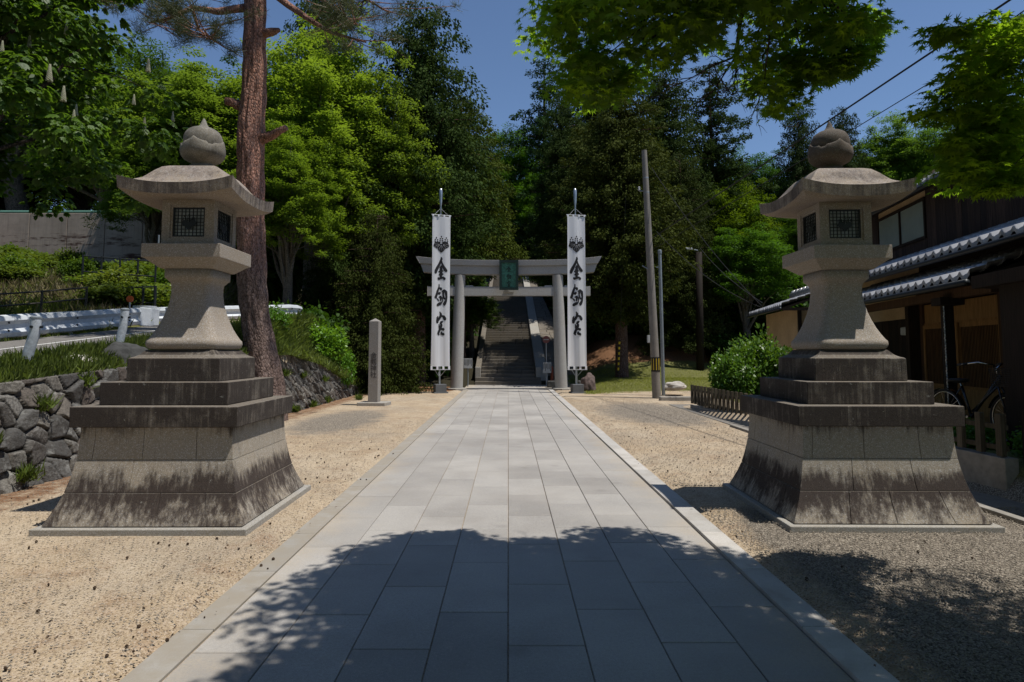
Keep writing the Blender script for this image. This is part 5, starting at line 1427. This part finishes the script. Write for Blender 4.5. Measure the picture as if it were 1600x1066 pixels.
shrub('glossy green shrub behind the low picket fence, the taller right one', 6.85, 17.6, .78, 1.75, (1.1, 1.15, 1))
shrub('dark shrub half hidden behind the right lantern steps', 7.6, 16.9, .7, 1.35, (.6, .7, .6))
shrub('bright leafy plant climbing over the end of the pitched stone wall', -6.35, 21.5, .9, 1.15, (1.5, 1.6, 1), zb=1.35)
shrub('vine draped over the pitched stone wall top', -6.05, 22.6, .62, 1.2, (1.2, 1.4, 1), zb=.55)
shrub('dark bush in the shade above the pitched stone wall', -7.4, 23.2, 1.2, 1.9, (.7, .8, .7), 'scrub', zb=1.4)
shrub('leafy bush on the bank right of the pine roots', -7.0, 18.4, .6, .8, (1.0, 1.2, .8), 'weed', zb=2.2)
shrub('leafy plant behind the picket fence beside the gate post', 6.25, 7.3, .38, .42, (1.3, 1.5, 1), 'weed', zb=.35)
shrub('leafy plant behind the picket fence beside the lantern corner', 6.05, 8.3, .36, .36, (1.2, 1.5, 1), 'weed', zb=.35)
for i, (x, Y, r, h) in enumerate([(-9, 29, 2.2, 2.4), (-6.6, 30, 2.0, 2.2), (-4.6, 33, 1.8, 2.4), (-3.9, 36, 1.5, 2.4), (-12, 30, 2.4, 3), (-15, 32, 2.6, 2.2), (5.4, 37, 1.6, 1.8), (6.2, 39, 2.0, 2.2), (8.5, 38.5, 2.2, 2.0), (10.8, 38, 2.2, 2.0), (13, 37, 2.4, 2.4), (15.5, 36, 2.6, 2.8), (-3.6, 41, 1.4, 2.6), (-3.9, 47, 1.6, 3), (5, 44, 1.6, 2.4), (4.6, 52, 1.8, 2.6), (-3.9, 54, 1.8, 3.2), (12, 33.8, 1.4, 1.4), (18, 33, 3, 3)]):
    shrub('leafy undergrowth bush at the foot of the wood', x, Y, r, h, (.75, .85, .7), 'scrub', 'undergrowth bushes at the foot of the wood')
tree('maple_tree', 'maple2', 738, 448, 84, 36.5, 'small green maple leaning over the left side of the stairs', col=(.9, 1, .8))
# weedy slope
for i in range(34):
    x = RNG.uniform(-24, -10.8); Y = RNG.uniform(18.5, 29.5)
    if x > -11.6 and Y < 19.5: continue
    shrub('low weedy shrub on the rough slope below the concrete wall', x, Y, RNG.uniform(.5, 1.1), RNG.uniform(.35, .95), [(1.3, 1.15, .8), (1.7, 1.3, 1.2), (1.0, 1.0, .6), (1.9, 1.35, 1.6)][i % 4], ['scrub', 'scrub', 'weed'][i % 3], 'weedy shrubs on the slope')

# ------------------------------------------------------------------ chestnut tree at the far left
def palmate(C, Nn, D, size, k=6):
    """fan of leaflets around each point"""
    n = len(C); D = D/np.linalg.norm(D, axis=1, keepdims=True); S = np.cross(D, Nn); S /= (np.linalg.norm(S, axis=1, keepdims=True)+1e-6)
    cc, dd, nn, ll = [], [], [], []
    for i in range(k):
        a = (i-(k-1)/2)*(2.1/(k-1))*1.25
        d = D*math.cos(a)+S*math.sin(a); d[:, 2] -= .25
        cc.append(C); dd.append(d); nn.append(Nn); ll.append(size*(1-.25*abs(a)))
    return np.concatenate(cc), np.concatenate(dd), np.concatenate(nn), np.concatenate(ll)
def chestnut():
    Y0 = 12.5; base = Vector((-12.3, 13.0, 1.7))
    t = thing('chestnut_tree', 'horse chestnut with dark drooping leaves and pale flower spikes at the far left', 'tree', base)
    C = []
    zs_ = []
    # clump centres in a broad dome, drooping skirts
    nb = 330
    u = unit(nb); u[:, 2] = np.where(u[:, 2] < -.45, -u[:, 2], u[:, 2])
    th = np.arctan2(u[:, 1], u[:, 0]); lob = 1+.13*np.sin(5*th+1)+.10*np.sin(9*th+u[:, 2]*5)
    r = (.5+.5*RNG.random(nb)**.4)*lob
    C = np.stack([u[:, 0]*r*4.0, u[:, 1]*r*3.6, 5.2+u[:, 2]*r*4.4], 1)
    low = C[:, 2] < 2.9; C[low, 0] -= .0
    keep = ~((C[:, 0] > 2.2) & (C[:, 2] < 2.4)); C = C[keep]; nb = len(C)
    rr = .62*(.7+.6*RNG.random(nb))
    A = clump_leaves(C, np.stack([rr, rr, rr*.5], 1), 46, .165, droop=.35, up=1.0)
    P_ = palmate(A[0], A[2]/np.linalg.norm(A[2], axis=1, keepdims=True), A[1], A[3])
    rnd = np.tile(A[4], 6)
    me = leafmesh('crown', P_[0], P_[1], P_[2], P_[3], T_LEAF, 'leaf_chestnut', rnd, .85, curl=.25)
    obj_from(me, 'crown', t)
    tb = MB(); tb.tube([(0, 0, -.8), (0, 0, 0), (.1, 0, 2.2), (.0, .1, 4.6), (.1, 0, 7.5)], [.55, .42, .34, .24, .08], 14)
    for i in RNG.choice(nb, 60, replace=False):
        f = RNG.uniform(.35, .95); limb_tubes(tb, (0, 0, 6.4*f), [tuple(C[i])], .10*(1.3-f), seg=6)
    tb.build('trunk', 'dark_bark', t, smooth=True)
    fm = MB(); 
    for k in range(26):
        z = .012*k; r_ = .045*(1-k/28)
        for q in range(5):
            a = q*1.257+k*.9; fm.box((r_*math.cos(a), r_*math.sin(a), z), (.022, .022, .016), rz=a)
    fo = fm.build('flower_spike', 'blossom', t); pts = [i for i in np.argsort(-(C[:, 0]*.8-C[:, 1]*.7+C[:, 2]*.2)) ][:70]
    for n_, i in enumerate(pts):
        o = fo if n_ == 0 else fo.copy()
        if n_: COL.objects.link(o)
        o.parent = t; o.location = Vector(C[i])+Vector((RNG.normal()*.2, RNG.normal()*.2, rr[i]*.55)); s = RNG.uniform(.7, 1.1); o.scale = (s, s, s)
chestnut()

# ------------------------------------------------------------------ red pine
def pine():
    bx, by = -5.95, 15.0; t = thing('red_pine', 'tall red pine with flaking bark rising behind the left lantern', 'tree', (bx, by, 1.5))
    # trunk centre line through the heights seen
    ctr = [(415, 590), (410, 560), (401, 500), (394, 440), (392, 380), (392, 300), (393, 200), (397, 130), (399, 60), (399, 0), (402, -80), (398, -180), (405, -300)]
    wd = [56, 52, 47, 45, 44, 43, 42, 39, 37, 36, 31, 24, 12]
    pts = []; rad = []
    for (px, py), w_ in zip(ctr, wd):
        p = P(px, py, by); pts.append(p-Vector((bx, by, 1.5))); rad.append(w_*by/2130)
    pts = [pts[0]+Vector((.08, 0, -1.0))]+pts; rad = [rad[0]*1.15]+rad
    # resample with bark relief
    Lp = [0]
    for i in range(1, len(pts)): Lp.append(Lp[-1]+(pts[i]-pts[i-1]).length)
    S = np.arange(0, Lp[-1], .045); seg = 72; V = []; 
    cx = np.interp(S, Lp, [p.x for p in pts]); cy = np.interp(S, Lp, [p.y for p in pts]); cz = np.interp(S, Lp, [p.z for p in pts]); cr = np.interp(S, Lp, rad)
    for i in range(len(S)):
        for k in range(seg):
            a = 2*PI*k/seg; q = Vector((math.cos(a)*1.6, math.sin(a)*1.6, cz[i]*.9))
            d = mnoise.noise(q*2.4)*.035+mnoise.noise(Vector((q.x*3.4, q.y*3.4, q.z*2.0)))*.030+mnoise.noise(Vector((math.cos(a), math.sin(a), cz[i]*.7)))*.04
            r = cr[i]+d; V.append((cx[i]+r*math.cos(a), cy[i]+r*math.sin(a), cz[i]))
    n = len(S); F = [(i*seg+k, i*seg+(k+1) % seg, (i+1)*seg+(k+1) % seg, (i+1)*seg+k) for i in range(n-1) for k in range(seg)]
    mb = MB().add(V, F)
    def loc(px, py, dy=0): return P(px, py, by+dy)-Vector((bx, by, 1.5))
    for s in ([(395, 222, 0, .15), (425, 212, -.1, .11), (436, 205, -.25, .085), (447, 200, -.35, .07)],      # broken stub right
              [(385, 170, 0, .15), (362, 160, -.1, .10), (352, 158, -.2, .09)],
              [(400, 55, 0, .13), (425, 50, -.1, .10), (436, 47, -.2, .05)]):
        mb.tube([loc(a, b, c) for a, b, c, d in s], [q[3] for q in s], 12)
    tr = mb.build('trunk', 'pine_bark', t, smooth=True)
    lim = MB(); tips = []
    def limb(ps, r0):
        pts = [loc(*p) for p in ps]; lim.tube(pts, [r0*(1-.8*i/(len(pts)-1)) for i in range(len(pts))], 9, caps=False); return pts
    allp = []
    for ps, r0 in (([(385, 12, 0), (340, 18, -.4), (300, 12, -.6), (268, 28, -.9), (232, 36, -1.0)], .10), ([(300, 12, -.6), (310, 45, -.9), (330, 62, -1.1)], .05),
                   ([(415, -20, 0), (450, 8, -.3), (490, 35, -.6), (520, 52, -.8), (572, 66, -1.0)], .10), ([(490, -10, -.5), (520, 12, -.8), (560, 40, -1.0)], .055),
                   ([(390, -60, 0), (340, -40, -.5), (270, -20, -.8), (215, 5, -1.0)], .09), ([(410, -100, 0), (470, -60, -.3), (540, -20, -.5), (600, 15, -.4)], .09),
                   ([(400, -180, 0), (330, -160, .5), (250, -120, 1.0)], .1), ([(400, -200, 0), (480, -180, .6), (560, -120, 1.2)], .1),
                   ([(400, -150, 0), (400, -150, 1.6), (380, -120, 3)], .1), ([(400, -120, 0), (410, -120, -1.6), (420, -100, -3)], .1), ([(402, -260, 0), (350, -280, .5), (320, -290, 1)], .08), ([(402, -260, 0), (450, -290, -.5), (500, -290, -1)], .08)):
        allp.append(limb(ps, r0))
    # twigs and needle tufts along the outer half of each limb
    Cn = []; 
    for li, pts in enumerate(allp):
        for k in range(26 if li != 2 else 9):
            f = RNG.uniform(.45, 1.0)*(len(pts)-1); i = min(int(f), len(pts)-2); p = pts[i].lerp(pts[i+1], f-i)
            d = Vector(RNG.normal(size=3)*np.array([.55, .55, .28])); d.z += .10; q = p+d
            lim.tube([p, p.lerp(q, .5)+Vector((0, 0, -.04)), q], [.014, .010, .006], 4, caps=False); Cn.append(q); Cn.append(p.lerp(q, .75)+Vector(RNG.normal(size=3)*.12))
    lim.build('limb', 'pine_bark', t, smooth=True)
    Cn = np.array([tuple(c) for c in Cn]); per = 90; idx = np.repeat(np.arange(len(Cn)), per); u = unit(len(idx)); u[:, 2] = u[:, 2]*.7+.25
    me = leafmesh('needles', Cn[idx]+u*.02+RNG.normal(size=u.shape)*.06, u, unit(len(idx)), .15*(.7+.5*RNG.random(len(idx))), np.array([(-.02, 0), (.02, 0), (.008, 1), (-.008, 1)]), 'leaf_pine', None, 1.4, curl=.02)
    obj_from(me, 'needles', t)
pine()

# ------------------------------------------------------------------ overhanging maple (shades the foreground)
def overhang():
    base = Vector((5.6, -2.2, 0)); t = thing('japanese_maple', 'japanese maple whose star-leaved branches hang over the path at upper right', 'tree', base)
    # spray centres: layers of foliage between 3.3 and 5.4 m up
    sp = []
    def reg(pxs, Y0, Y1, n, rad=.36, per=300):
        for k in range(n):
            px, py = pxs[k % len(pxs)] if n == len(pxs) else pxs[RNG.integers(len(pxs))]
            px += RNG.normal()*11+(34 if px > 1460 else 0); py += RNG.normal()*10; Y = RNG.uniform(Y0, Y1); Hh = 1.6+(550-py)*Y/1000
            rs = RNG.uniform(.55, 1.15); sp.append(((px-794)*Y/1000, Y, Hh, rad*rs, int(per*rs)))
    # visible lower fringe of the left mass
    fringe = [(872, 28), (862, 22), (890, 22), (900, 45), (915, 70), (905, 88), (900, 112), (925, 122), (950, 118), (940, 95), (960, 70), (985, 95), (1000, 78), (1015, 50), (1045, 35), (1075, 38), (1100, 30), (1130, 40), (1150, 35),
              (1175, 50), (1195, 70), (1205, 95), (1225, 120), (1240, 132), (1262, 118), (1285, 100), (1310, 108), (1322, 92), (1270, 80), (1250, 60), (1290, 60), (1330, 50), (1355, 66), (1380, 48), (1400, 45), (1415, 20), (1370, 20), (1220, 30), (1180, 12), (950, 20), (990, 18), (930, 45), (1045, 8), (1110, 5)]
    for p in fringe: reg([p, p], 4.3, 5.2, 2, .22, 120)
    up = [(880, -20), (940, -15), (1000, -25), (1060, -10), (1120, -20), (1180, -15), (1240, 0), (1300, 10), (1360, -10), (900, -60), (1000, -70), (1100, -70), (1200, -60), (1300, -50), (1370, -80)]
    for p in up: reg([p], 3.8, 5.2, 3, .30, 170)
    # right mass hangs lower
    rm = [(1500, 10), (1520, 40), (1505, 70), (1530, 90), (1500, 105), (1480, 140), (1478, 160), (1500, 165), (1530, 150), (1560, 120), (1590, 90), (1580, 40), (1550, 60), (1520, 195), (1505, 215), (1500, 240), (1540, 230), (1570, 200), (1595, 170), (1520, 262), (1550, 268), (1580, 262), (1600, 240), (1610, 275), (1610, 130), (1600, 10), (1560, 5), (1540, 175), (1575, 155)]
    for p in rm: reg([p], 3.7, 4.6, 3, .23, 130)
    # the rest of the canopy overhead and behind the camera (casts the foreground shade)
    nvis = len(sp)
    tries = 0
    while len(sp) < nvis+540 and tries < 59000:
        tries += 1
        x = RNG.uniform(-.3, 7.5); Y = RNG.uniform(-5.5, 5.6)
        if RNG.random() < .62: x = RNG.uniform(.5, 4.6); Y = RNG.uniform(.6, 4.7); Hh = RNG.uniform(3.6, 5.6)
        if x < .66+.12*math.sin(Y*3) or (x > 2.6 and Y > 4.3): continue
        if Y > 0 and (Hh-1.6)/Y < (.64 if x/Y < .55 else .74): continue
        if x > 3.3 and (RNG.random() > .42 or mnoise.noise(Vector((x*1.1, Y*1.1, 0))) < -.05): continue
        sp.append((x, Y, Hh, RNG.uniform(.30, .50), 180))
    sp = np.array(sp)
    # the shade has a lobed outline: thin the crown where light reaches the paving
    xs_ = sp[:, 0]-.37*sp[:, 2]; ys_ = sp[:, 1]+.12*sp[:, 2]
    lim = np.interp(xs_, [-1.75, -1.45, -1.2, -.9, -.6, -.35, .0, .45, .8, 1.25, 1.5, 1.8, 2.1, 2.7, 3.0, 3.6, 4.2, 5], [2.9, 3.9, 5.0, 5.35, 5.62, 5.45, 5.15, 5.2, 5.62, 5.6, 4.9, 4.5, 5.0, 5.0, 4.5, 4.75, 4.7, 4.3])
    keep = ys_ < lim+RNG.normal(size=len(sp))*.17; nvis = int(keep[:nvis].sum()); sp = sp[keep]
    C = sp[:, :3]-np.array(base)
    per = sp[:, 4].astype(int); idx = np.repeat(np.arange(len(sp)), per); n = len(idx); rr = sp[:, 3]
    u = unit(n); r = RNG.random(n)**.5
    Rv = np.stack([rr, rr, rr*.34], 1)[idx]
    Cn = C[idx]+u*Rv*r[:, None]; Cn[:, 2] -= (np.hypot(u[:, 0], u[:, 1])*r)**2*rr[idx]*.25
    D = u*np.array([1, 1, .2])+unit(n)*.6; D[:, 2] -= .35; N = unit(n)*.38; N[:, 2] += 1
    crnd = RNG.random(len(sp))[idx]
    me = leafmesh('crown', Cn, D, N, np.where(idx < nvis, .050, .066)*(.7+.6*RNG.random(n)), T_MAPLE, 'leaf_maple', .2+.35*crnd+.4*RNG.random(n), 1.0, curl=.12)
    obj_from(me, 'crown', t)
    tb = MB(); tb.tube([(0, 0, -.3), (0, 0, 0), (-.15, .1, 1.0), (-.4, .2, 2.0), (-.7, .6, 2.9), (-1.1, 1.2, 3.6)], [.24, .2, .17, .15, .12, .09], 14)
    fork = Vector((-1.1, 1.2, 3.6)); mains = []
    for tg in ((-3.0, 4.6, 4.2), (-4.8, 4.2, 4.5), (-1.6, 5.2, 3.9), (-5.0, 1.0, 4.8), (-2.6, -1.5, 4.9), (1.0, 3.2, 4.0), (.3, 5.4, 3.3), (-3.8, 6.4, 4.3)):
        a, b = fork, Vector(tg); ps = [a.lerp(b, i/7)+Vector((RNG.normal()*.07, RNG.normal()*.07, .22*math.sin(PI*i/7))) for i in range(8)]; mains.append(ps)
        tb.tube(ps, [.085*(1-.8*i/7) for i in range(8)], 9, caps=False)
    allm = [p for m in mains for p in m[2:]]
    for i in RNG.choice(len(sp), 230, replace=False):
        q = Vector(C[i]); m = min(allm, key=lambda p: (p-q).length)
        if any((m.lerp(q, f)+base).y > .5 and 1375 < 794+(m.lerp(q, f)+base).x/(m.lerp(q, f)+base).y*1000 < 1500 for f in (.2, .4, .6, .8)): continue
        limb_tubes(tb, m, [q], .018, .2, 5)
    # bare twig spray below the canopy
    hub = P(1150, 88, 4.9)-base
    m0 = P(1140, -30, 4.6)-base
    def twig(p, d, L, r, depth):
        n = 5; pts = [p]; dd = d.normalized()
        for i in range(n):
            dd = (dd+Vector(RNG.normal(size=3)*.16)+Vector((0, 0, -.05))).normalized(); pts.append(pts[-1]+dd*L/n)
        tb.tube(pts, [r*(1-.7*i/n) for i in range(n+1)], 5, caps=False)
        if depth:
            for i in range(1, n+1):
                for _ in range(1 if i < n else 2):
                    twig(pts[i], (dd+Vector(RNG.normal(size=3)*np.array([.8, .3, .5]))).normalized(), L*.5, r*.5, depth-1)
    tb.tube([m0+Vector((.2, 0, .1)), (m0+hub)/2+Vector((.06, 0, .0)), hub], [.022, .018, .014], 7, caps=False)
    for d, L in (((-.9, .05, -.15), .48), ((-.4, 0, -.5), .38), ((.7, 0, -.75), .42), ((.25, .0, -.9), .30), ((.95, .1, -.45), .38)): twig(hub, Vector(d), L, .010, 2)
    tb.build('trunk', 'dark_bark', t, smooth=True)
overhang()

# ------------------------------------------------------------------ grass, weeds, pebbles, cones
T_BLADE = np.array([(-.035, 0), (.035, 0), (.022, .6), (0, 1), (-.022, .6)])
def grass(name, label, pts, h, mat, lean=.35, width=1.0, col=(1, 1, 1)):
    n = len(pts); D = RNG.normal(size=(n, 3))*lean; D[:, 2] = 1; N = unit(n); N[:, 2] *= .2
    L = h*(.5+.8*RNG.random(n)) if not hasattr(h, '__len__') else h*(.6+.6*RNG.random(n))
    me = leafmesh(name, pts, D, N, L, T_BLADE, mat, None, width, curl=.3); o = obj_from(me, name, None, col); tag(o, label, 'grass', kind='stuff'); return o
def tuft_pts(n, xr, yr, clumps=0, spread=.2):
    if clumps:
        cx = RNG.uniform(*xr, clumps); cy = RNG.uniform(*yr, clumps); i = RNG.integers(clumps, size=n); x = cx[i]+RNG.normal(size=n)*spread; y = cy[i]+RNG.normal(size=n)*spread
    else: x = RNG.uniform(*xr, n); y = RNG.uniform(*yr, n)
    z = hill(x, y); return np.stack([x, y, z-.01], 1)
pa = tuft_pts(26000, (-6.9, -6.05), (5.5, 16.5), 420, .12); pa = pa[(pa[:, 0] < -5.98)]
grass('bank_grass', 'long green grass on the bank above the rubble wall', pa, .20, 'grass_blade', .4, 1.2)
pa = tuft_pts(16000, (-7.0, -5.95), (16, 24), 200, .2); pa[:, 2] = np.maximum(pa[:, 2], wallz(pa[:, 1])-.05)
grass('bank_grass', 'grass and weeds hanging over the pitched stone wall', pa, .30, 'grass_blade', .6, 1.2, (1.1, 1.1, 1))
pa = tuft_pts(52000, (2.9, 12), (24.2, 34), 0); grass('lawn_grass', 'short sunlit lawn grass beyond the right banner', pa, .07, 'grass_blade', .8, 1.6, (2.1, 1.7, 1.2))
pa = tuft_pts(30000, (-24, -10.2), (14, 30), 700, .3); grass('slope_grass', 'rough grass on the slope left of the road', pa, .32, 'grass_blade', .6, 1.6, (1.3, 1.2, 1))
pa = tuft_pts(30000, (-24, -10.5), (17, 30), 260, .40); grass('dry_grass', 'dry pale grass among the weeds on the slope', pa, .38, 'dry_grass', .8, 1.3)
pa = tuft_pts(2600, (-10.1, -9.75), (9, 16.5), 60, .1); grass('verge_grass', 'grass verge under the guardrail', pa, .12, 'grass_blade', .6, 1.3)
def tufts(pts, n, h):
    out = []
    for x, y, z in pts:
        k = RNG.normal(size=(n, 3))*.05; out.append(np.array([[x, y, z]])+k*np.array([1, 1, .5]))
    return np.concatenate(out)
wp = [(-5.72, 7.0, .55), (-5.68, 6.3, .35), (-5.86, 8.0, .9), (-5.64, 7.5, .12), (-5.62, 6.2, .06), (-5.95, 8.9, 1.15), (-5.64, 17, .05), (-5.65, 18.6, .05), (-5.66, 20, .05), (-5.7, 16.2, .2), (-5.8, 16.6, 1.0), (-5.85, 18.2, .9), (-5.8, 20.2, .7), (-5.64, 15.4, .05), (-5.0, 21.5, .02), (-4.6, 22.4, .02)]
grass('wall_weeds', 'tufts of weeds growing from the wall joints and its foot', tufts(wp, 150, 0), .16, 'grass_blade', .7, 1.6, (.9, .95, .8))

def pebbles(name, label, n, xr, yr, r0, mask, mat='pebble'):
    x = RNG.uniform(*xr, n); y = yr[0]+(yr[1]-yr[0])*RNG.random(n)**1.6; k = mask(x, y); x, y = x[k], y[k]; n = len(x)
    z = np.array([H(a, b) for a, b in zip(x, y)]) if n < 100 else hill(x, y)
    base = np.array([(1, 0, 0), (-1, 0, 0), (0, 1, 0), (0, -1, 0), (0, 0, .7), (0, 0, -.5)], float)
    r = r0*(.4+1.1*RNG.random(n)**2); V = (base[None]+RNG.normal(size=(n, 6, 3))*.18)*r[:, None, None]; a = RNG.random(n)*6.28
    c, s = np.cos(a), np.sin(a); X = V[:, :, 0]*c[:, None]-V[:, :, 1]*s[:, None]; Yv = V[:, :, 0]*s[:, None]+V[:, :, 1]*c[:, None]
    V = np.stack([X+x[:, None], Yv+y[:, None], V[:, :, 2]+z[:, None]+.015+.15*r[:, None]], -1).reshape(-1, 3)
    f = np.array([(0, 2, 4), (2, 1, 4), (1, 3, 4), (3, 0, 4), (2, 0, 5), (1, 2, 5), (3, 1, 5), (0, 3, 5)]); F = (f[None]+np.arange(n)[:, None, None]*6).reshape(-1, 3)
    me = bpy.data.meshes.new(name); me.vertices.add(len(V)); me.vertices.foreach_set('co', V.astype(np.float32).ravel()); me.loops.add(F.size); me.loops.foreach_set('vertex_index', F.astype(np.int32).ravel())
    me.polygons.add(len(F)); me.polygons.foreach_set('loop_start', np.arange(0, F.size, 3, dtype=np.int32)); me.update(calc_edges=True)
    me.attributes.new('rnd', 'FLOAT', 'FACE').data.foreach_set('value', np.repeat(RNG.random(n), 8).astype(np.float32)); me.materials.append(MT[mat])
    o = bpy.data.objects.new(name, me); COL.objects.link(o); tag(o, label, 'gravel', kind='stuff')
pebbles('gravel', 'loose grey gravel on the right side of the path', 60000, (1.95, 5.2), (2.2, 6.6), .0068, lambda x, y: (y < 5.66) | (x > 4.5) | (x < 2.5))
pebbles('gravel', 'fine loose grit on the sand left of the path', 26000, (-5.6, -1.92), (2.2, 15), .0060, lambda x, y: ~((np.abs(x+3.235) < .98) & (np.abs(y-6.53) < .98)))
pebbles('gravel', 'fine loose grit on the sand right of the path', 16000, (1.92, 4.7), (7.6, 22), .0075, lambda x, y: x > 0)
def cones():
    def cone_mesh(rr):
        mb = MB()
        for k in range(7):
            z = .004+k*.0045; r = .017*math.sin(PI*(k+1.2)/8.5)
            for q in range(7): a = q*.9+k*.5; mb.box((r*math.cos(a), r*math.sin(a), z), (.010, .008, .005), rz=a)
        return mb.lathe([(.006, 0), (.012, .01), (.012, .025), (.004, .036)], seg=8)
    o = cone_mesh(0).build('pine_cone', 'pinecone'); lab = 'small dark pine cone lying on the sandy ground'; grp = 'pine cones scattered on the sand'
    tag(o, lab, 'pine cone', grp); n = 0
    while n < 270:
        if n < 215: x = RNG.uniform(-5.4, -1.75); y = 2.6+9*RNG.random()**1.5
        else: x = RNG.uniform(1.8, 4.6); y = RNG.uniform(4.2, 14)
        if abs(x+3.235) < 1.0 and abs(y-6.53) < 1.0 or abs(x-3.47) < 1 and abs(y-6.6) < 1.0: continue
        c = o if n == 0 else o.copy()
        if n: COL.objects.link(c)
        c.location = (x, y, H(x, y)+.012); c.rotation_euler = (RNG.uniform(1.2, 1.9), RNG.uniform(-.4, .4), RNG.random()*6.28); s = RNG.uniform(.25, .62); c.scale = (s, s*RNG.uniform(.8, 1.2), s*RNG.uniform(.6, 1.1)); n += 1
cones()

def litter():
    n = 9000; x = RNG.uniform(-5.4, 4.7, n); y = 2.2+16*RNG.random(n)**1.7; k = (np.abs(x) > 1.7+.25*RNG.random(n)); k &= ~((np.abs(x+3.235) < 1) & (np.abs(y-6.53) < 1)) & ~((np.abs(x-3.46) < 1) & (np.abs(y-6.62) < 1))
    cl = np.array([mnoise.noise(Vector((a*.9, b*.9, 3))) for a, b in zip(x, y)]); k &= cl > RNG.normal(size=n)*.25-.05
    x, y = x[k], y[k]; n = len(x); D = RNG.normal(size=(n, 3)); D[:, 2] *= .12; N = np.tile([0, 0, 1.], (n, 1))+RNG.normal(size=(n, 3))*.2
    z = np.where(np.abs(x) < 1.9, .026, hill(x, y)+.008)
    me = leafmesh('litter', np.stack([x, y, z], 1), D, N, .012+.035*RNG.random(n)**2, np.array([(-.10, 0), (.10, 0), (.14, .5), (0, 1), (-.12, .5)]), 'dead_leaf', None, 1.0, curl=.2)
    o = obj_from(me, 'litter'); tag(o, 'dead leaves and twigs scattered over the sand', 'litter', kind='stuff')
litter()
# ------------------------------------------------------------------ light, sky, camera
w = bpy.data.worlds.new('World'); SC.world = w; w.use_nodes = True
nt = w.node_tree; bg = nt.nodes['Background']; sky = nt.nodes.new('ShaderNodeTexSky'); sky.sky_type = 'NISHITA'
sky.sun_disc = False; sky.sun_elevation = math.asin(SUN.z); sky.sun_rotation = math.atan2(SUN.x, SUN.y)
sky.altitude = 1200; sky.air_density = 1.0; sky.dust_density = .6; sky.ozone_density = 4.5
nt.links.new(sky.outputs[0], bg.inputs[0]); bg.inputs[1].default_value = .118
sl = bpy.data.lights.new('sun', 'SUN'); sl.energy = 5.0; sl.angle = math.radians(.53); sl.color = (1.0, .955, .88)
so = bpy.data.objects.new('sun', sl); COL.objects.link(so); so.rotation_euler = SUN.to_track_quat('Z', 'Y').to_euler()
cam = bpy.data.cameras.new('camera'); co = bpy.data.objects.new('camera', cam); COL.objects.link(co)
co.location = (0, -.117, 1.6); co.rotation_euler = (PI/2+math.radians(4.2), 0, 0)
cam.sensor_width = 36; cam.lens = 22.5; cam.shift_x = .00375; cam.shift_y = -.0353; cam.clip_end = 2000; cam.clip_start = .05
SC.camera = co
SC.view_settings.view_transform = 'Standard'; SC.view_settings.look = 'None'; SC.view_settings.exposure = 0
SC.cycles.max_bounces = 6; SC.cycles.diffuse_bounces = 3; SC.cycles.glossy_bounces = 3; SC.cycles.transmission_bounces = 4
SC.cycles.sample_clamp_indirect = 8
